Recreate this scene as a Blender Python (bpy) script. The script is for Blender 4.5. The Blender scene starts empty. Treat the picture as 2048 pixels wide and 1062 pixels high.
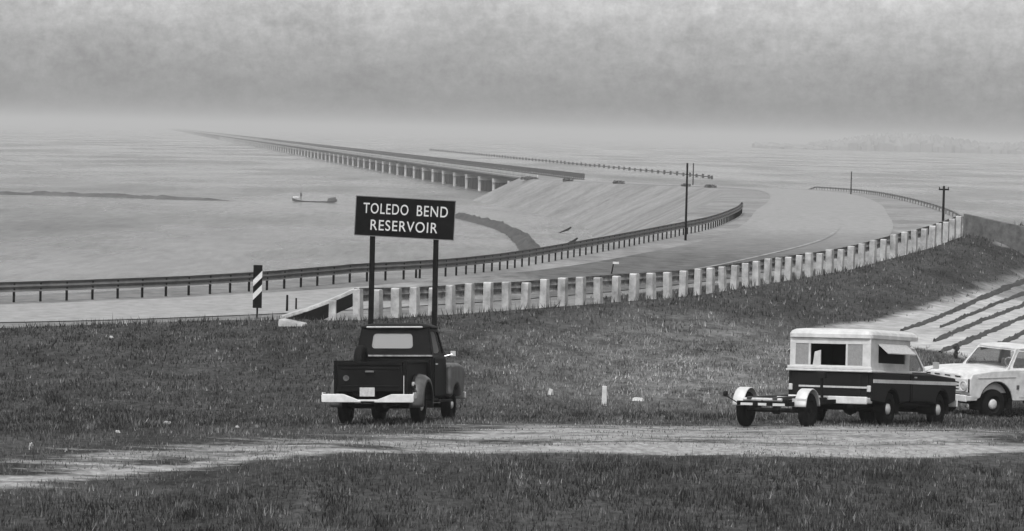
import bpy, bmesh, math, random
import numpy as np
from mathutils import Vector, Matrix
random.seed(7); rng = np.random.default_rng(7)
R = math.radians
scn = bpy.context.scene
col = scn.collection
# ------------------------------------------------------------------ camera, light, exposure
CAMH = 5.95
cam_d = bpy.data.cameras.new('camera'); cam = bpy.data.objects.new('camera', cam_d); col.objects.link(cam)
cam_d.sensor_width = 36; cam_d.lens = 6500/2048*36
cam_d.clip_start = 0.5; cam_d.clip_end = 90000
PITCH, ROLL = R(2.33), R(1.3)
cam.matrix_world = Matrix.Translation((0,0,CAMH)) @ Matrix.Rotation(math.pi/2-PITCH,4,'X') @ Matrix.Rotation(ROLL,4,'Z')
scn.camera = cam
scn.view_settings.view_transform = 'Standard'; scn.view_settings.look = 'None'
scn.view_settings.gamma = 1; scn.view_settings.exposure = 0.13
SUN_EL, SUN_AZ = R(57), R(198)      # azimuth clockwise from +Y: the sun stands behind the camera, slightly to the left
w = bpy.data.worlds.new('World'); scn.world = w; w.use_nodes = True
nt = w.node_tree; nt.nodes.clear()
def N(nt, t, **k):
    n = nt.nodes.new(t)
    for a, b in k.items(): setattr(n, a, b)
    return n
sky = N(nt,'ShaderNodeTexSky', sky_type='NISHITA', sun_disc=False)
sky.sun_elevation = SUN_EL; sky.sun_rotation = SUN_AZ; sky.dust_density = 3.2; sky.air_density = 1.2
bw = N(nt,'ShaderNodeRGBToBW')
tc = N(nt,'ShaderNodeTexCoord')
mp = N(nt,'ShaderNodeMapping'); mp.inputs['Scale'].default_value = (30,30,75)
cl = N(nt,'ShaderNodeTexNoise'); cl.inputs['Scale'].default_value = 1.0; cl.inputs['Detail'].default_value = 10; cl.inputs['Roughness'].default_value = .74
rr = N(nt,'ShaderNodeMapRange'); rr.inputs['From Min'].default_value = .3; rr.inputs['From Max'].default_value = .7
rr.inputs['To Min'].default_value = 1.25; rr.inputs['To Max'].default_value = 1.85
mu = N(nt,'ShaderNodeMath', operation='MULTIPLY')
cl2 = N(nt,'ShaderNodeTexNoise'); cl2.inputs['Scale'].default_value = 260; cl2.inputs['Detail'].default_value = 6; cl2.inputs['Roughness'].default_value = .75
r2 = N(nt,'ShaderNodeMapRange'); r2.inputs['From Min'].default_value = .3; r2.inputs['From Max'].default_value = .7; r2.inputs['To Min'].default_value = .82; r2.inputs["To Max"].default_value = 1.18
mu2 = N(nt,'ShaderNodeMath', operation='MULTIPLY')
bg = N(nt,'ShaderNodeBackground'); bg.inputs['Strength'].default_value = .15
wo = N(nt,'ShaderNodeOutputWorld')
L = nt.links.new
L(sky.outputs[0], bw.inputs[0]); L(tc.outputs['Generated'], mp.inputs[0]); L(mp.outputs[0], cl.inputs['Vector'])
L(cl.outputs['Fac'], rr.inputs['Value']); L(bw.outputs[0], mu.inputs[0]); L(rr.outputs[0], mu.inputs[1])
L(tc.outputs['Generated'], cl2.inputs['Vector']); L(cl2.outputs['Fac'], r2.inputs['Value']); L(mu.outputs[0], mu2.inputs[0]); L(r2.outputs[0], mu2.inputs[1]); L(mu2.outputs[0], bg.inputs['Color']); L(bg.outputs[0], wo.inputs[0])
sd = bpy.data.lights.new('sun','SUN'); sd.energy = 2.6; sd.angle = R(.6); sd.color = (1,1,1)
so = bpy.data.objects.new('sun', sd); col.objects.link(so)
so.rotation_euler = Vector((math.sin(SUN_AZ)*math.cos(SUN_EL), math.cos(SUN_AZ)*math.cos(SUN_EL), math.sin(SUN_EL))).to_track_quat('Z','Y').to_euler()

# ------------------------------------------------------------------ materials (a black and white world)
def mat(name, v, rough=.6, var=.0, scale=3.0, metal=0., bump=0., spec=.5, coat=0., stretch=(1,1,1), detail=6, world=False):
    m = bpy.data.materials.new(name); m.use_nodes = True; t = m.node_tree; p = t.nodes['Principled BSDF']
    p.inputs['Base Color'].default_value = (v,v,v,1); p.inputs['Roughness'].default_value = rough
    p.inputs['Metallic'].default_value = metal; p.inputs['Specular IOR Level'].default_value = spec
    if coat: p.inputs['Coat Weight'].default_value = coat; p.inputs['Coat Roughness'].default_value = .15
    if var or bump:
        c = N(t,'ShaderNodeTexCoord'); mp = N(t,'ShaderNodeMapping'); mp.inputs['Scale'].default_value = stretch
        n = N(t,'ShaderNodeTexNoise'); n.inputs['Scale'].default_value = scale; n.inputs['Detail'].default_value = detail
        n.inputs['Roughness'].default_value = .65
        t.links.new(N(t,'ShaderNodeNewGeometry').outputs['Position'] if world else c.outputs['Object'], mp.inputs[0]); t.links.new(mp.outputs[0], n.inputs['Vector'])
        if var:
            r = N(t,'ShaderNodeMapRange'); r.inputs['From Min'].default_value = .3; r.inputs['From Max'].default_value = .7
            r.inputs['To Min'].default_value = v*(1-var); r.inputs['To Max'].default_value = v*(1+var)
            cc = N(t,'ShaderNodeCombineColor')
            t.links.new(n.outputs['Fac'], r.inputs['Value'])
            for i in range(3): t.links.new(r.outputs[0], cc.inputs[i])
            t.links.new(cc.outputs[0], p.inputs['Base Color'])
        if bump:
            b = N(t,'ShaderNodeBump'); b.inputs['Strength'].default_value = bump; b.inputs['Distance'].default_value = .02
            t.links.new(n.outputs['Fac'], b.inputs['Height']); t.links.new(b.outputs[0], p.inputs['Normal'])
    return m
def glass(name, v=.5, alpha=.5, rough=.08):
    m = bpy.data.materials.new(name); m.use_nodes = True; t = m.node_tree; t.nodes.clear()
    o = N(t,'ShaderNodeOutputMaterial'); mx = N(t,'ShaderNodeMixShader'); mx.inputs[0].default_value = alpha
    tr = N(t,'ShaderNodeBsdfTransparent'); pb = N(t,'ShaderNodeBsdfPrincipled')
    pb.inputs['Base Color'].default_value = (v,v,v,1); pb.inputs['Roughness'].default_value = rough
    t.links.new(tr.outputs[0], mx.inputs[1]); t.links.new(pb.outputs[0], mx.inputs[2]); t.links.new(mx.outputs[0], o.inputs[0])
    return m
M = dict(
 darkpaint = mat('faded_dark_paint', .004, .55, .5, 2.5, spec=.08),
 darkpaint_lit = mat('sunlit_dark_paint', .055, .45, .6, 5, spec=.5),  # fender tops' sunlight put into a lighter copy of the dark paint
 dark2 = mat('dark_truck_paint', .007, .5, .3, 3, spec=.1),
 white = mat('white_paint', .43, .45, .22, 4),
 offwhite = mat('off_white_paint', .40, .5, .18, 5),
 stripe = mat('stripe_paint', .45, .5, .15, 6),
 rubber = mat('tyre_rubber', .006, .9, .4, 8, spec=.1),
 black = mat('black_metal', .006, .8, .3, 6, spec=.15),
 under = mat('undercarriage_grime', .006, .95, .4, 6, spec=.1),
 chrome = mat('dull_chrome', .5, .35, .1, 6, metal=.6),
 hub = mat('hubcap_metal', .6, .4, .1, 10, metal=.3),
 seat = mat('seat_vinyl', .06, .7, .3, 6),
 lens = mat('lamp_lens', .35, .2, .1, 8),
 plate = mat('plate_metal', .33, .5, .25, 20),
 concrete = mat('weathered_concrete', .29, .9, .5, 2.2, bump=.4, world=True, detail=9),
 rail = mat('galvanised_rail', .34, .6, .25, 3, metal=.1),
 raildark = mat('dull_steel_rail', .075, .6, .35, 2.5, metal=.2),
 postdark = mat('creosoted_post', .006, .9, .4, 8, spec=.04),
 wood = mat('tarred_wood', .03, .9, .5, 5, stretch=(1,1,.2)),
 signblack = mat('sign_face_paint', .004, .8, .5, 5, spec=.03),
 signwhite = mat('sign_lettering', .45, .6, .2, 12),
 bridgec = mat('bridge_concrete', .34, .9, .25, .4),
 bridgedark = mat('bridge_rail_steel', .028, .8, .3, .3),
 pierdark = mat('shaded_pier_concrete', .022, .9, .4, .5),  # shade below the deck put into the pier colour
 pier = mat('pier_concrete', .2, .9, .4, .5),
 rock = mat('dark_riprap', .03, .95, .6, .8, bump=.6),
 mud = mat('wet_mud', .05, .9, .5, .3),
 skin = mat('skin', .3, .7), cloth = mat('dark_clothes', .03, .9),
 hull = mat('boat_hull_paint', .05, .6, .3, 1),
 paper = mat('litter_paper', .34, .8, .2, 20),
 screen = mat('window_screen', .17, .7, .2, 30),
 clear = glass('clear_glass', .02, .22), paleglass = glass('pale_glass', .62, .72, .5), tint = glass('window_glass', .05, .6), glare = glass('painted_glare_glass', .36, .5, .4),  # glare paints sky glare as pale colour; windscreen glass is pale and half-clear
 leaf = mat('dark_leaves', .035, .8, .6, 5), leafgrey = mat('scrub_leaves', .06, .8, .6, .8),
)
# ------------------------------------------------------------------ helpers
def tag(o, label=None, cat=None, group=None, kind=None):
    if label: o['label'] = label
    if cat: o['category'] = cat
    if group: o['group'] = group
    if kind: o['kind'] = kind
    return o
def empty(name, loc=(0,0,0), rz=0):
    o = bpy.data.objects.new(name, None); col.objects.link(o); o.location = loc; o.rotation_euler = (0,0,rz); o.empty_display_size = .3
    return o
def link(name, me, m=None, parent=None):
    o = bpy.data.objects.new(name, me); col.objects.link(o)
    if m is not None: me.materials.append(m)
    if parent is not None: o.parent = parent
    return o
class MB:
    """collects shapes of one part"""
    def __init__(s): s.bm = bmesh.new()
    def verts(s, pts): return [s.bm.verts.new(p) for p in pts]
    def face(s, vs):
        try: return s.bm.faces.new(vs)
        except ValueError: return None
    def box(s, x0,x1,y0,y1,z0,z1):
        v = s.verts([(x,y,z) for z in (z0,z1) for y in (y0,y1) for x in (x0,x1)])
        for f in ((0,2,3,1),(4,5,7,6),(0,1,5,4),(2,6,7,3),(0,4,6,2),(1,3,7,5)): s.face([v[i] for i in f])
        return s
    def hexa(s, p):
        """8 corners: bottom ring 0-3, top ring 4-7"""
        v = s.verts(p)
        for f in ((3,2,1,0),(4,5,6,7),(0,1,5,4),(1,2,6,5),(2,3,7,6),(3,0,4,7)): s.face([v[i] for i in f])
        return s
    def prism(s, prof, x0, x1, axis='x', insets=None):
        """profile polygon extruded along an axis"""
        def P(a, b, c):
            return {'x':(c,a,b),'y':(a,c,b),'z':(a,b,c)}[axis]
        A = s.verts([P(a,b,x0) for a,b in prof]); B = s.verts([P(a,b,x1) for a,b in prof])
        n = len(prof)
        s.face(A[::-1]); s.face(B)
        for i in range(n): s.face([A[i],A[(i+1)%n],B[(i+1)%n],B[i]])
        return s
    def tube(s, pts, r, seg=8, cap=True):
        rings = []
        pts = [Vector(p) for p in pts]
        rs = r if isinstance(r,(list,tuple)) else [r]*len(pts)
        for i,p in enumerate(pts):
            d = (pts[min(i+1,len(pts)-1)]-pts[max(i-1,0)]).normalized()
            u = d.cross(Vector((0,0,1)));
            if u.length < 1e-3: u = Vector((1,0,0))
            u.normalize(); v = d.cross(u)
            rings.append(s.verts([p+rs[i]*(math.cos(a)*u+math.sin(a)*v) for a in [2*math.pi*k/seg for k in range(seg)]]))
        for a,b in zip(rings,rings[1:]):
            for k in range(seg): s.face([a[k],a[(k+1)%seg],b[(k+1)%seg],b[k]])
        if cap: s.face(rings[0][::-1]); s.face(rings[-1])
        return s
    def loft(s, rings, closed=True, cap=True):
        rv = [s.verts(r) for r in rings]; n = len(rings[0])
        for a,b in zip(rv,rv[1:]):
            for k in range(n if closed else n-1): s.face([a[k],a[(k+1)%n],b[(k+1)%n],b[k]])
        if cap and closed: s.face(rv[0][::-1]); s.face(rv[-1])
        return s
    def lathe(s, prof, c, axis='x', a0=0, a1=2*math.pi, seg=28):
        """profile (offset along axis, radius) turned about the axis through c"""
        full = abs(a1-a0-2*math.pi) < 1e-6
        k = seg if full else seg+1
        rings = []
        for i in range(k):
            a = a0+(a1-a0)*i/seg
            rg = []
            for o,r in prof:
                if axis == 'x': rg.append((c[0]+o, c[1]+r*math.cos(a), c[2]+r*math.sin(a)))
                else: rg.append((c[0]+r*math.cos(a), c[1]+r*math.sin(a), c[2]+o))
            rings.append(s.verts(rg))
        pairs = list(zip(rings, rings[1:]+([rings[0]] if full else [])))
        if not full: pairs = list(zip(rings, rings[1:]))
        for a,b in pairs:
            for j in range(len(prof)-1): s.face([a[j],a[j+1],b[j+1],b[j]])
        return s
    def panel(s, p00,p10,p11,p01, hole, th, r=.12, m=3):
        """a quad sheet with a rounded window hole (hole in u,v), thickness vector th"""
        p00,p10,p11,p01 = map(Vector,(p00,p10,p11,p01)); th = Vector(th)
        def B(u,v): return (1-u)*(1-v)*p00+u*(1-v)*p10+u*v*p11+(1-u)*v*p01
        u0,u1,v0,v1 = hole
        lu = (p10-p00).length; lv = (p01-p00).length; ru, rv_ = r/lu, r/lv
        inn, out = [], []
        for (cu,cv,su,sv,a0) in ((u0+ru,v0+rv_,0,0,180),(u1-ru,v0+rv_,1,0,270),(u1-ru,v1-rv_,1,1,0),(u0+ru,v1-rv_,0,1,90)):
            for i in range(m+1):
                a = R(a0+90*i/m); inn.append((cu+ru*math.cos(a), cv+rv_*math.sin(a))); 
                if i == 0: out.append({180:(0,cv),270:(cu,0),0:(1,cv),90:(cu,1)}[a0])
                elif i == m: out.append({180:(cu,0),270:(1,cv),0:(cu,1),90:(0,cv)}[a0])
                else: out.append((su,sv))
        n = len(inn)
        for off in (0,1):
            A = s.verts([B(*q)+th*off for q in inn]); O = s.verts([B(*q)+th*off for q in out])
            for i in range(n):
                j = (i+1)%n
                f = [O[i],O[j],A[j],A[i]] if not off else [A[i],A[j],O[j],O[i]]
                s.face(f)
            if off == 0: A0,O0 = A,O
        for i in range(n):
            j = (i+1)%n; s.face([A0[i],A0[j],A[j],A[i]]); s.face([O0[j],O0[i],O[i],O[j]])
        bmesh.ops.remove_doubles(s.bm, verts=s.bm.verts, dist=1e-4)
        return s
    def build(s, name, m=None, parent=None, bevel=0, smooth=False, seg=2):
        bmesh.ops.recalc_face_normals(s.bm, faces=s.bm.faces)
        me = bpy.data.meshes.new(name); s.bm.to_mesh(me); s.bm.free()
        if smooth:
            for p in me.polygons: p.use_smooth = True
        o = link(name, me, m, parent)
        if bevel:
            b = o.modifiers.new('bevel','BEVEL'); b.width = bevel; b.segments = seg; b.limit_method = 'ANGLE'; b.angle_limit = R(35)
        return o
def kids(o): return [c for c in bpy.data.objects if c.parent is o]
def copy_tree(o, parent=None):
    c = o.copy(); col.objects.link(c); c.parent = parent
    for k in kids(o): copy_tree(k, c)
    return c

# ------------------------------------------------------------------ the lie of the land
def smooth(u): u = np.clip(u,0,1); return u*u*(3-2*u)
FENCE = np.array([(-4.7,100,.1),(-1.2,107.4,0),(3.1,115,0),(7,121.8,.05),(11.75,132.6,.3),(14.5,138.5,.5),(17,143.4,.9),(19,147.5,1.2),(21.2,153.3,1.6)])
EDGE = np.array([(-200,60,-1),(-40,94,-.6),(-15.8,100,-.4),(-9.3,101.6,-.1),(-7.2,101,0)]+[tuple(p) for p in FENCE]+[(24,161,1.85),(28,168,1.95),(60,185,1.5),(200,200,0)])
INNER = np.array([(-60,95,-.8),(-26,109,-.7),(-18,114.1,-.6),(-11.5,119.9,-.4),(-6.4,127.4,-.2),(-2.2,134,-.1),(3.75,153.4,.1),(9.3,174,.4),(11.5,184,.6),(13.7,199,.8),(14.8,210,1.0)])
ROADC = np.array([(-64,84,-.7),(-24,104,-.5),(-13.5,110.5,-.4),(-5,119,-.2),(.5,126.5,0),(5.5,138,.1),(10,151.5,.35),(15,170,.7),(18,190,1.0),(20.5,215,1.2),(24,250,1.1),(28,300,.8),(31,354,.3),(31,400,-.2),(28,450,-.8),(21,500,-1.4),(7,590,-2.2)])
WATER_Z = -6.35
def seg_dist(X, Y, P):
    best = np.full(X.shape, 1e9); zz = np.zeros(X.shape)
    for a,b in zip(P, P[1:]):
        d = b[:2]-a[:2]; t = np.clip(((X-a[0])*d[0]+(Y-a[1])*d[1])/(d@d),0,1)
        q = np.hypot(X-a[0]-t*d[0], Y-a[1]-t*d[1]); k = q < best
        best = np.where(k,q,best); zz = np.where(k, a[2]+t*(b[2]-a[2]), zz)
    return best, zz
def resample(P, step):
    P = np.asarray(P,float); s = np.concatenate([[0],np.cumsum(np.hypot(*np.diff(P[:,:2],axis=0).T))])
    # smooth the polyline with a Catmull-Rom pass
    out = []
    for i in range(len(P)-1):
        p0,p1,p2,p3 = P[max(i-1,0)],P[i],P[i+1],P[min(i+2,len(P)-1)]
        for q in np.linspace(0,1,14,endpoint=False):
            out.append(.5*((2*p1)+(-p0+p2)*q+(2*p0-5*p1+4*p2-p3)*q*q+(-p0+3*p1-3*p2+p3)*q**3))
    out.append(P[-1]); O = np.array(out); s = np.concatenate([[0],np.cumsum(np.hypot(*np.diff(O[:,:2],axis=0).T))])
    k = np.arange(0,s[-1],step); return np.column_stack([np.interp(k,s,O[:,j]) for j in range(O.shape[1])])
ROADS = resample(ROADC,5.0)
def lowfreq(X, Y):
    return .05*np.sin(X*.31+1.7*np.sin(Y*.13))*np.sin(Y*.27+.8)+.025*np.sin(X*.83+Y*.41)+.02*np.sin(X*1.7-Y*1.1)*np.sin(Y*.9)
def T(X, Y):
    X = np.asarray(X,float); Y = np.asarray(Y,float)
    crest = 60+.2*np.clip(X,-30,30)
    u = np.clip((Y-crest)/16,0,1); u = u-.25*np.sin(2*np.pi*u)/(2*np.pi)
    base = .35-.95*u
    Yf = np.interp(X, EDGE[:,0], EDGE[:,1]); Zf = np.interp(X, EDGE[:,0], EDGE[:,2])
    t = smooth((Y-(Yf-21))/21)
    z = base*(1-t)+Zf*t + lowfreq(X,Y)*np.clip((Yf-Y)/6,0,1)*(1-.9*np.clip((X-7)/3,0,1)*np.clip((Y-78)/6,0,1))
    z = z-.5*np.maximum(0,Y-Yf)
    d, zc = seg_dist(X,Y,ROADS)
    hw = np.interp(Y,[90,140,200,260,400,586],[9.5,9,8.5,8.5,9,6.5])
    di, zi = seg_dist(X,Y,INNER)
    zr = np.maximum(zc-.5*np.maximum(0,d-hw), np.where(Y<230, zi-.5*np.maximum(0,di-1.6),-99))
    # the strip between the field edge and the carriageway
    z = np.maximum(z, zr)
    return np.maximum(z, -9.0)
def tz(x, y): return float(T(np.array([x]),np.array([y]))[0])
def nslope(x, y):
    e = .8
    return Vector((-(tz(x+e,y)-tz(x-e,y))/(2*e), -(tz(x,y+e)-tz(x,y-e))/(2*e), 1)).normalized()
def poly_in(X, Y, P):
    inside = np.zeros(X.shape,bool); n = len(P)
    for i in range(n):
        x0,y0 = P[i]; x1,y1 = P[(i+1)%n]
        c = ((y0>Y)!=(y1>Y)) & (X < (x1-x0)*(Y-y0)/(y1-y0+1e-12)+x0)
        inside ^= c
    return inside
def soft_poly(X, Y, P, wdt):
    P = np.array(P); d,_ = seg_dist(X,Y,np.column_stack([np.vstack([P,P[:1]]),np.zeros(len(P)+1)]))
    return np.clip(.5+np.where(poly_in(X,Y,P),d,-d)/(2*wdt),0,1)
# pixel of the photograph -> point on the land (used once, to fix where each thing stands)
CM = cam.matrix_world
def ray(px, py): return (CM.to_3x3() @ Vector((px-1024, 531-py, -6500))).normalized()
def at(px, py, Y):
    d = ray(px,py); return Vector((0,0,CAMH))+d*(Y/d.y)
def onland(px, py, y0=44, y1=650):
    d = ray(px,py); Ys = np.concatenate([np.arange(y0,200,.1), np.arange(200,y1,.5)])
    Xs = Ys*d.x/d.y; Zs = CAMH+Ys*d.z/d.y
    k = np.nonzero(Zs <= T(Xs,Ys))[0]
    if not len(k): return at(px,py,y1)
    i = k[0]; return Vector((Xs[i],Ys[i],float(T(Xs[i:i+1],Ys[i:i+1])[0])))
def onwater(px, py):
    d = ray(px,py); s = (WATER_Z-CAMH)/d.z; return Vector((0,0,CAMH))+d*s
def toward(p): # pixel of a world point
    q = CM.inverted() @ Vector(p); return (1024-q.x/q.z*6500, 531+q.y/q.z*6500)

# ------------------------------------------------------------------ ground sheet
gx = np.concatenate([[-40000,-12000,-4000,-1500,-600,-300,-160,-100,-70,-50,-40,-34],np.arange(-30,60,.3),[61,64,70,80,100,140,200,320,600,1500,4000,12000,40000]])
gy = np.concatenate([[-3000,-500,-100,-20,10,25,34],np.arange(38,175,.35),np.arange(176,300,1.5),np.arange(302,620,2),[640,680,760,900,1200,2000,4000,12000,40000]])
GX,GY = np.meshgrid(gx,gy); GZ = T(GX,GY)
def grid_mesh(name, X, Y, Z):
    h,wd = X.shape; me = bpy.data.meshes.new(name)
    co = np.column_stack([X.ravel(),Y.ravel(),Z.ravel()]).astype(np.float32)
    i = np.arange(h*wd).reshape(h,wd); q = np.column_stack([i[:-1,:-1].ravel(),i[:-1,1:].ravel(),i[1:,1:].ravel(),i[1:,:-1].ravel()]).astype(np.int32)
    me.vertices.add(len(co)); me.vertices.foreach_set('co',co.ravel()); me.loops.add(q.size); me.loops.foreach_set('vertex_index',q.ravel())
    me.polygons.add(len(q)); me.polygons.foreach_set('loop_start',np.arange(0,q.size,4,dtype=np.int32)); me.polygons.foreach_set('loop_total',np.full(len(q),4,dtype=np.int32))
    me.polygons.foreach_set('use_smooth',np.ones(len(q),bool)); me.update(); return me
def px_poly(pts): return [tuple(onland(x,y)[:2]) for x,y in pts]
TRACK = px_poly([(-60,900),(300,882),(560,868),(760,858),(1000,842),(1300,846),(1700,850),(2120,862),(2120,912),(1700,912),(1400,916),(1250,912),(1000,906),(700,912),(500,930),(250,965),(-60,990)])
SANDR = px_poly([(1600,672),(1650,655),(1760,640),(1850,612),(1930,592),(1990,562),(2080,535),(2150,540),(2150,722),(1960,722),(1880,700),(1780,690),(1700,690)])
DRYP = px_poly([(1180,760),(1230,700),(1330,690),(1420,650),(1560,690),(1580,790),(1400,800),(1260,790)])
TR2 = px_poly([(-60,955),(300,925),(620,895),(1000,888),(1500,885),(2120,890),(2120,912),(1500,914),(1000,907),(620,913),(300,952),(-60,990)])
PALE2 = px_poly([(1935,462),(1960,466),(2050,492),(2050,503),(1985,492)])
def masks(X, Y):
    tr = np.maximum(soft_poly(X,Y,TRACK,2.4),1.28*soft_poly(X,Y,TR2,.8))
    d,_ = seg_dist(X,Y,ROADC); Yf = np.interp(X, EDGE[:,0], EDGE[:,1])
    past = np.clip((Y-Yf+.6)/1.0,0,1)
    verge = np.clip((X-1)/4,0,1)*np.clip((148-Y)/8,0,1)*np.clip((d-4.6)/1.5,0,1)    # rough grass shoulder
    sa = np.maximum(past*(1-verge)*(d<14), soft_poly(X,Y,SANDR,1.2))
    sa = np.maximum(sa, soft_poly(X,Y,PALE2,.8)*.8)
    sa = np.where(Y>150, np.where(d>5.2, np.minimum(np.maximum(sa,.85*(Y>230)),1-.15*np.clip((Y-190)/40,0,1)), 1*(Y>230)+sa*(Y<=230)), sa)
    dr = soft_poly(X,Y,DRYP,6)
    return tr, sa, dr
gme = grid_mesh('ground',GX,GY,GZ)
for nm,a in zip(('track','sand','dry'), masks(GX,GY)):
    at_ = gme.attributes.new(nm,'FLOAT','POINT'); at_.data.foreach_set('value', a.ravel().astype(np.float32))
gm = bpy.data.materials.new('ground_soil_and_grass'); gm.use_nodes = True; t = gm.node_tree; P = t.nodes['Principled BSDF']; P.inputs['Roughness'].default_value = .95; P.inputs['Specular IOR Level'].default_value = .1
tcn = N(t,'ShaderNodeTexCoord')
def noise(scale, st=(1,1,1), det=6, ro=.6):
    mp = N(t,'ShaderNodeMapping'); mp.inputs['Scale'].default_value = st; n = N(t,'ShaderNodeTexNoise')
    n.inputs['Scale'].default_value = scale; n.inputs['Detail'].default_value = det; n.inputs['Roughness'].default_value = ro
    t.links.new(tcn.outputs['Object'],mp.inputs[0]); t.links.new(mp.outputs[0],n.inputs['Vector']); return n.outputs['Fac']
def mathn(op, a, b=None, c=None, clamp=False):
    n = N(t,'ShaderNodeMath',operation=op); n.use_clamp = clamp
    for i,v in enumerate((a,b,c)):
        if v is None: continue
        if isinstance(v,(int,float)): n.inputs[i].default_value = v
        else: t.links.new(v,n.inputs[i])
    return n.outputs[0]
def mr(v,a,b,c,d):
    n = N(t,'ShaderNodeMapRange'); t.links.new(v,n.inputs[0])
    for i,q in enumerate((a,b,c,d)): n.inputs[i+1].default_value = q
    return n.outputs[0]
def attr(nm): n = N(t,'ShaderNodeAttribute',attribute_name=nm); return n.outputs['Fac']
fine = noise(5.5,(1,.6,1),5,.75); mid = noise(.55,(1,.5,1),6,.65); streak = noise(1.0,(.4,1.3,1),8,.72)
gcol = mathn('MULTIPLY', mr(fine,.32,.68,.008,.06), mr(mid,.3,.7,.45,1.5))
dcol = mr(mathn('ADD',mathn('MULTIPLY',fine,.5),mathn('MULTIPLY',mid,.5)),.38,.62,.08,.30)
scol = mathn('MULTIPLY', mr(noise(1.6,(1,1,1),8,.7),.3,.7,.16,.33), mr(noise(.12,(1,1,1),7,.7),.35,.65,.7,1.2))
tmask = mathn('MULTIPLY', attr('track'), 1.0)
tf = mr(mathn('ADD',mathn('MULTIPLY',streak,2.2),mathn('MULTIPLY',tmask,.95)),1.74,2.12,0,1)
df = mathn('MULTIPLY', attr('dry'), mr(noise(.9,(1,.5,1),6,.7),.36,.56,0,1))
sf = mr(mathn('ADD',attr('sand'),mathn('MULTIPLY',noise(.8,(1,.6,1),7,.7),.7)),.7,.98,0,1)
def mixf(f,a,b): return mathn('ADD',mathn('MULTIPLY',a,mathn('SUBTRACT',1,f)),mathn('MULTIPLY',b,f))
c = mixf(mathn('MULTIPLY',df,.8), gcol, dcol); c = mixf(mathn('MULTIPLY',tf,.85), c, mr(fine,.3,.7,.12,.38)); spy = N(t,'ShaderNodeSeparateXYZ'); t.links.new(tcn.outputs['Object'],spy.inputs[0])
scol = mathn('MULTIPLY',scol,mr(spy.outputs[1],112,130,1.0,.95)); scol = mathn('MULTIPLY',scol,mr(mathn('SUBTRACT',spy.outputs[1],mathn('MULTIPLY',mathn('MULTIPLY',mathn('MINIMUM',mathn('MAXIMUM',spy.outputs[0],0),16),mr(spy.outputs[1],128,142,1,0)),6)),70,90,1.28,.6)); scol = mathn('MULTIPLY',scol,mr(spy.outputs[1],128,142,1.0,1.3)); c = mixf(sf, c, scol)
cc = N(t,'ShaderNodeCombineColor'); [t.links.new(c,cc.inputs[i]) for i in range(3)]; t.links.new(cc.outputs[0],P.inputs['Base Color'])
bp = N(t,'ShaderNodeBump'); bp.inputs['Strength'].default_value = .7; bp.inputs['Distance'].default_value = .08; t.links.new(fine,bp.inputs['Height']); t.links.new(bp.outputs[0],P.inputs['Normal'])
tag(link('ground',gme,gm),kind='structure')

# ------------------------------------------------------------------ water
wr = 42000; n = 96
mb = MB(); vs = mb.verts([(wr*math.cos(2*math.pi*i/n), wr*math.sin(2*math.pi*i/n), WATER_Z) for i in range(n)]); mb.face(vs)
wm = bpy.data.materials.new('lake_water'); wm.use_nodes = True; t = wm.node_tree; P = t.nodes['Principled BSDF']
P.inputs['Roughness'].default_value = .25; P.inputs['IOR'].default_value = 1.33
tcn = N(t,'ShaderNodeTexCoord')
big = noise(.012,(1,.35,1),4,.6); cw = mathn('ADD',mathn('MULTIPLY',mr(noise(1.3,(1,.09,1),8,.8),.35,.65,.01,.16),mr(big,.35,.65,.7,1.3)),mr(noise(.05,(1,.25,1),6,.7),.35,.65,.0,.06))
cc = N(t,'ShaderNodeCombineColor'); [t.links.new(cw,cc.inputs[i]) for i in range(3)]; t.links.new(cc.outputs[0],P.inputs['Base Color'])
rip = noise(.22,(1,.12,1),9,.8); bp = N(t,'ShaderNodeBump'); bp.inputs['Strength'].default_value = 1.0; bp.inputs['Distance'].default_value = 1.6
t.links.new(mr(noise(.02,(1,.3,1),5,.6),.35,.65,.12,.42),P.inputs['Roughness'])
t.links.new(rip,bp.inputs['Height']); t.links.new(bp.outputs[0],P.inputs['Normal'])
tag(mb.build('water',wm),kind='structure')

# ------------------------------------------------------------------ road
def ribbon(name, P, a, b, lift, m, nw=6):
    d = np.gradient(P[:,:2],axis=0); d /= np.hypot(*d.T)[:,None]; nr = np.column_stack([d[:,1],-d[:,0]])   # to the right
    X = np.array([P[:,0]+nr[:,0]*o for o in np.linspace(a,b,nw)]); Y = np.array([P[:,1]+nr[:,1]*o for o in np.linspace(a,b,nw)])
    return tag(link(name, grid_mesh(name,X,Y,T(X,Y)+lift), m), kind='structure')
asph = bpy.data.materials.new('old_asphalt'); asph.use_nodes = True; t = asph.node_tree; P = t.nodes['Principled BSDF']; P.inputs['Roughness'].default_value = .9
tcn = N(t,'ShaderNodeTexCoord'); sp = N(t,'ShaderNodeSeparateXYZ'); t.links.new(tcn.outputs['Object'],sp.inputs[0])
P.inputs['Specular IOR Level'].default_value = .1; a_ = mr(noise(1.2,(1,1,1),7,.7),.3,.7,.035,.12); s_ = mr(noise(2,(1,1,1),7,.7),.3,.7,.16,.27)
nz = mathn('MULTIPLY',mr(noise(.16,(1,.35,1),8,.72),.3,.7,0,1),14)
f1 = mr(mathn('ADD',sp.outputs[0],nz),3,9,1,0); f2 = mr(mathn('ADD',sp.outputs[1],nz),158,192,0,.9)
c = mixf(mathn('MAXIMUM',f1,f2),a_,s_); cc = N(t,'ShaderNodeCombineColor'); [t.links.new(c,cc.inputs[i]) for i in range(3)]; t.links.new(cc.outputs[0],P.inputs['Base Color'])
RC = resample(ROADC,1.5)
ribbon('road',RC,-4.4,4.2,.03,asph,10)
edge_paint = mat('worn_edge_paint',.17,.9,.5,1.5)
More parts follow.
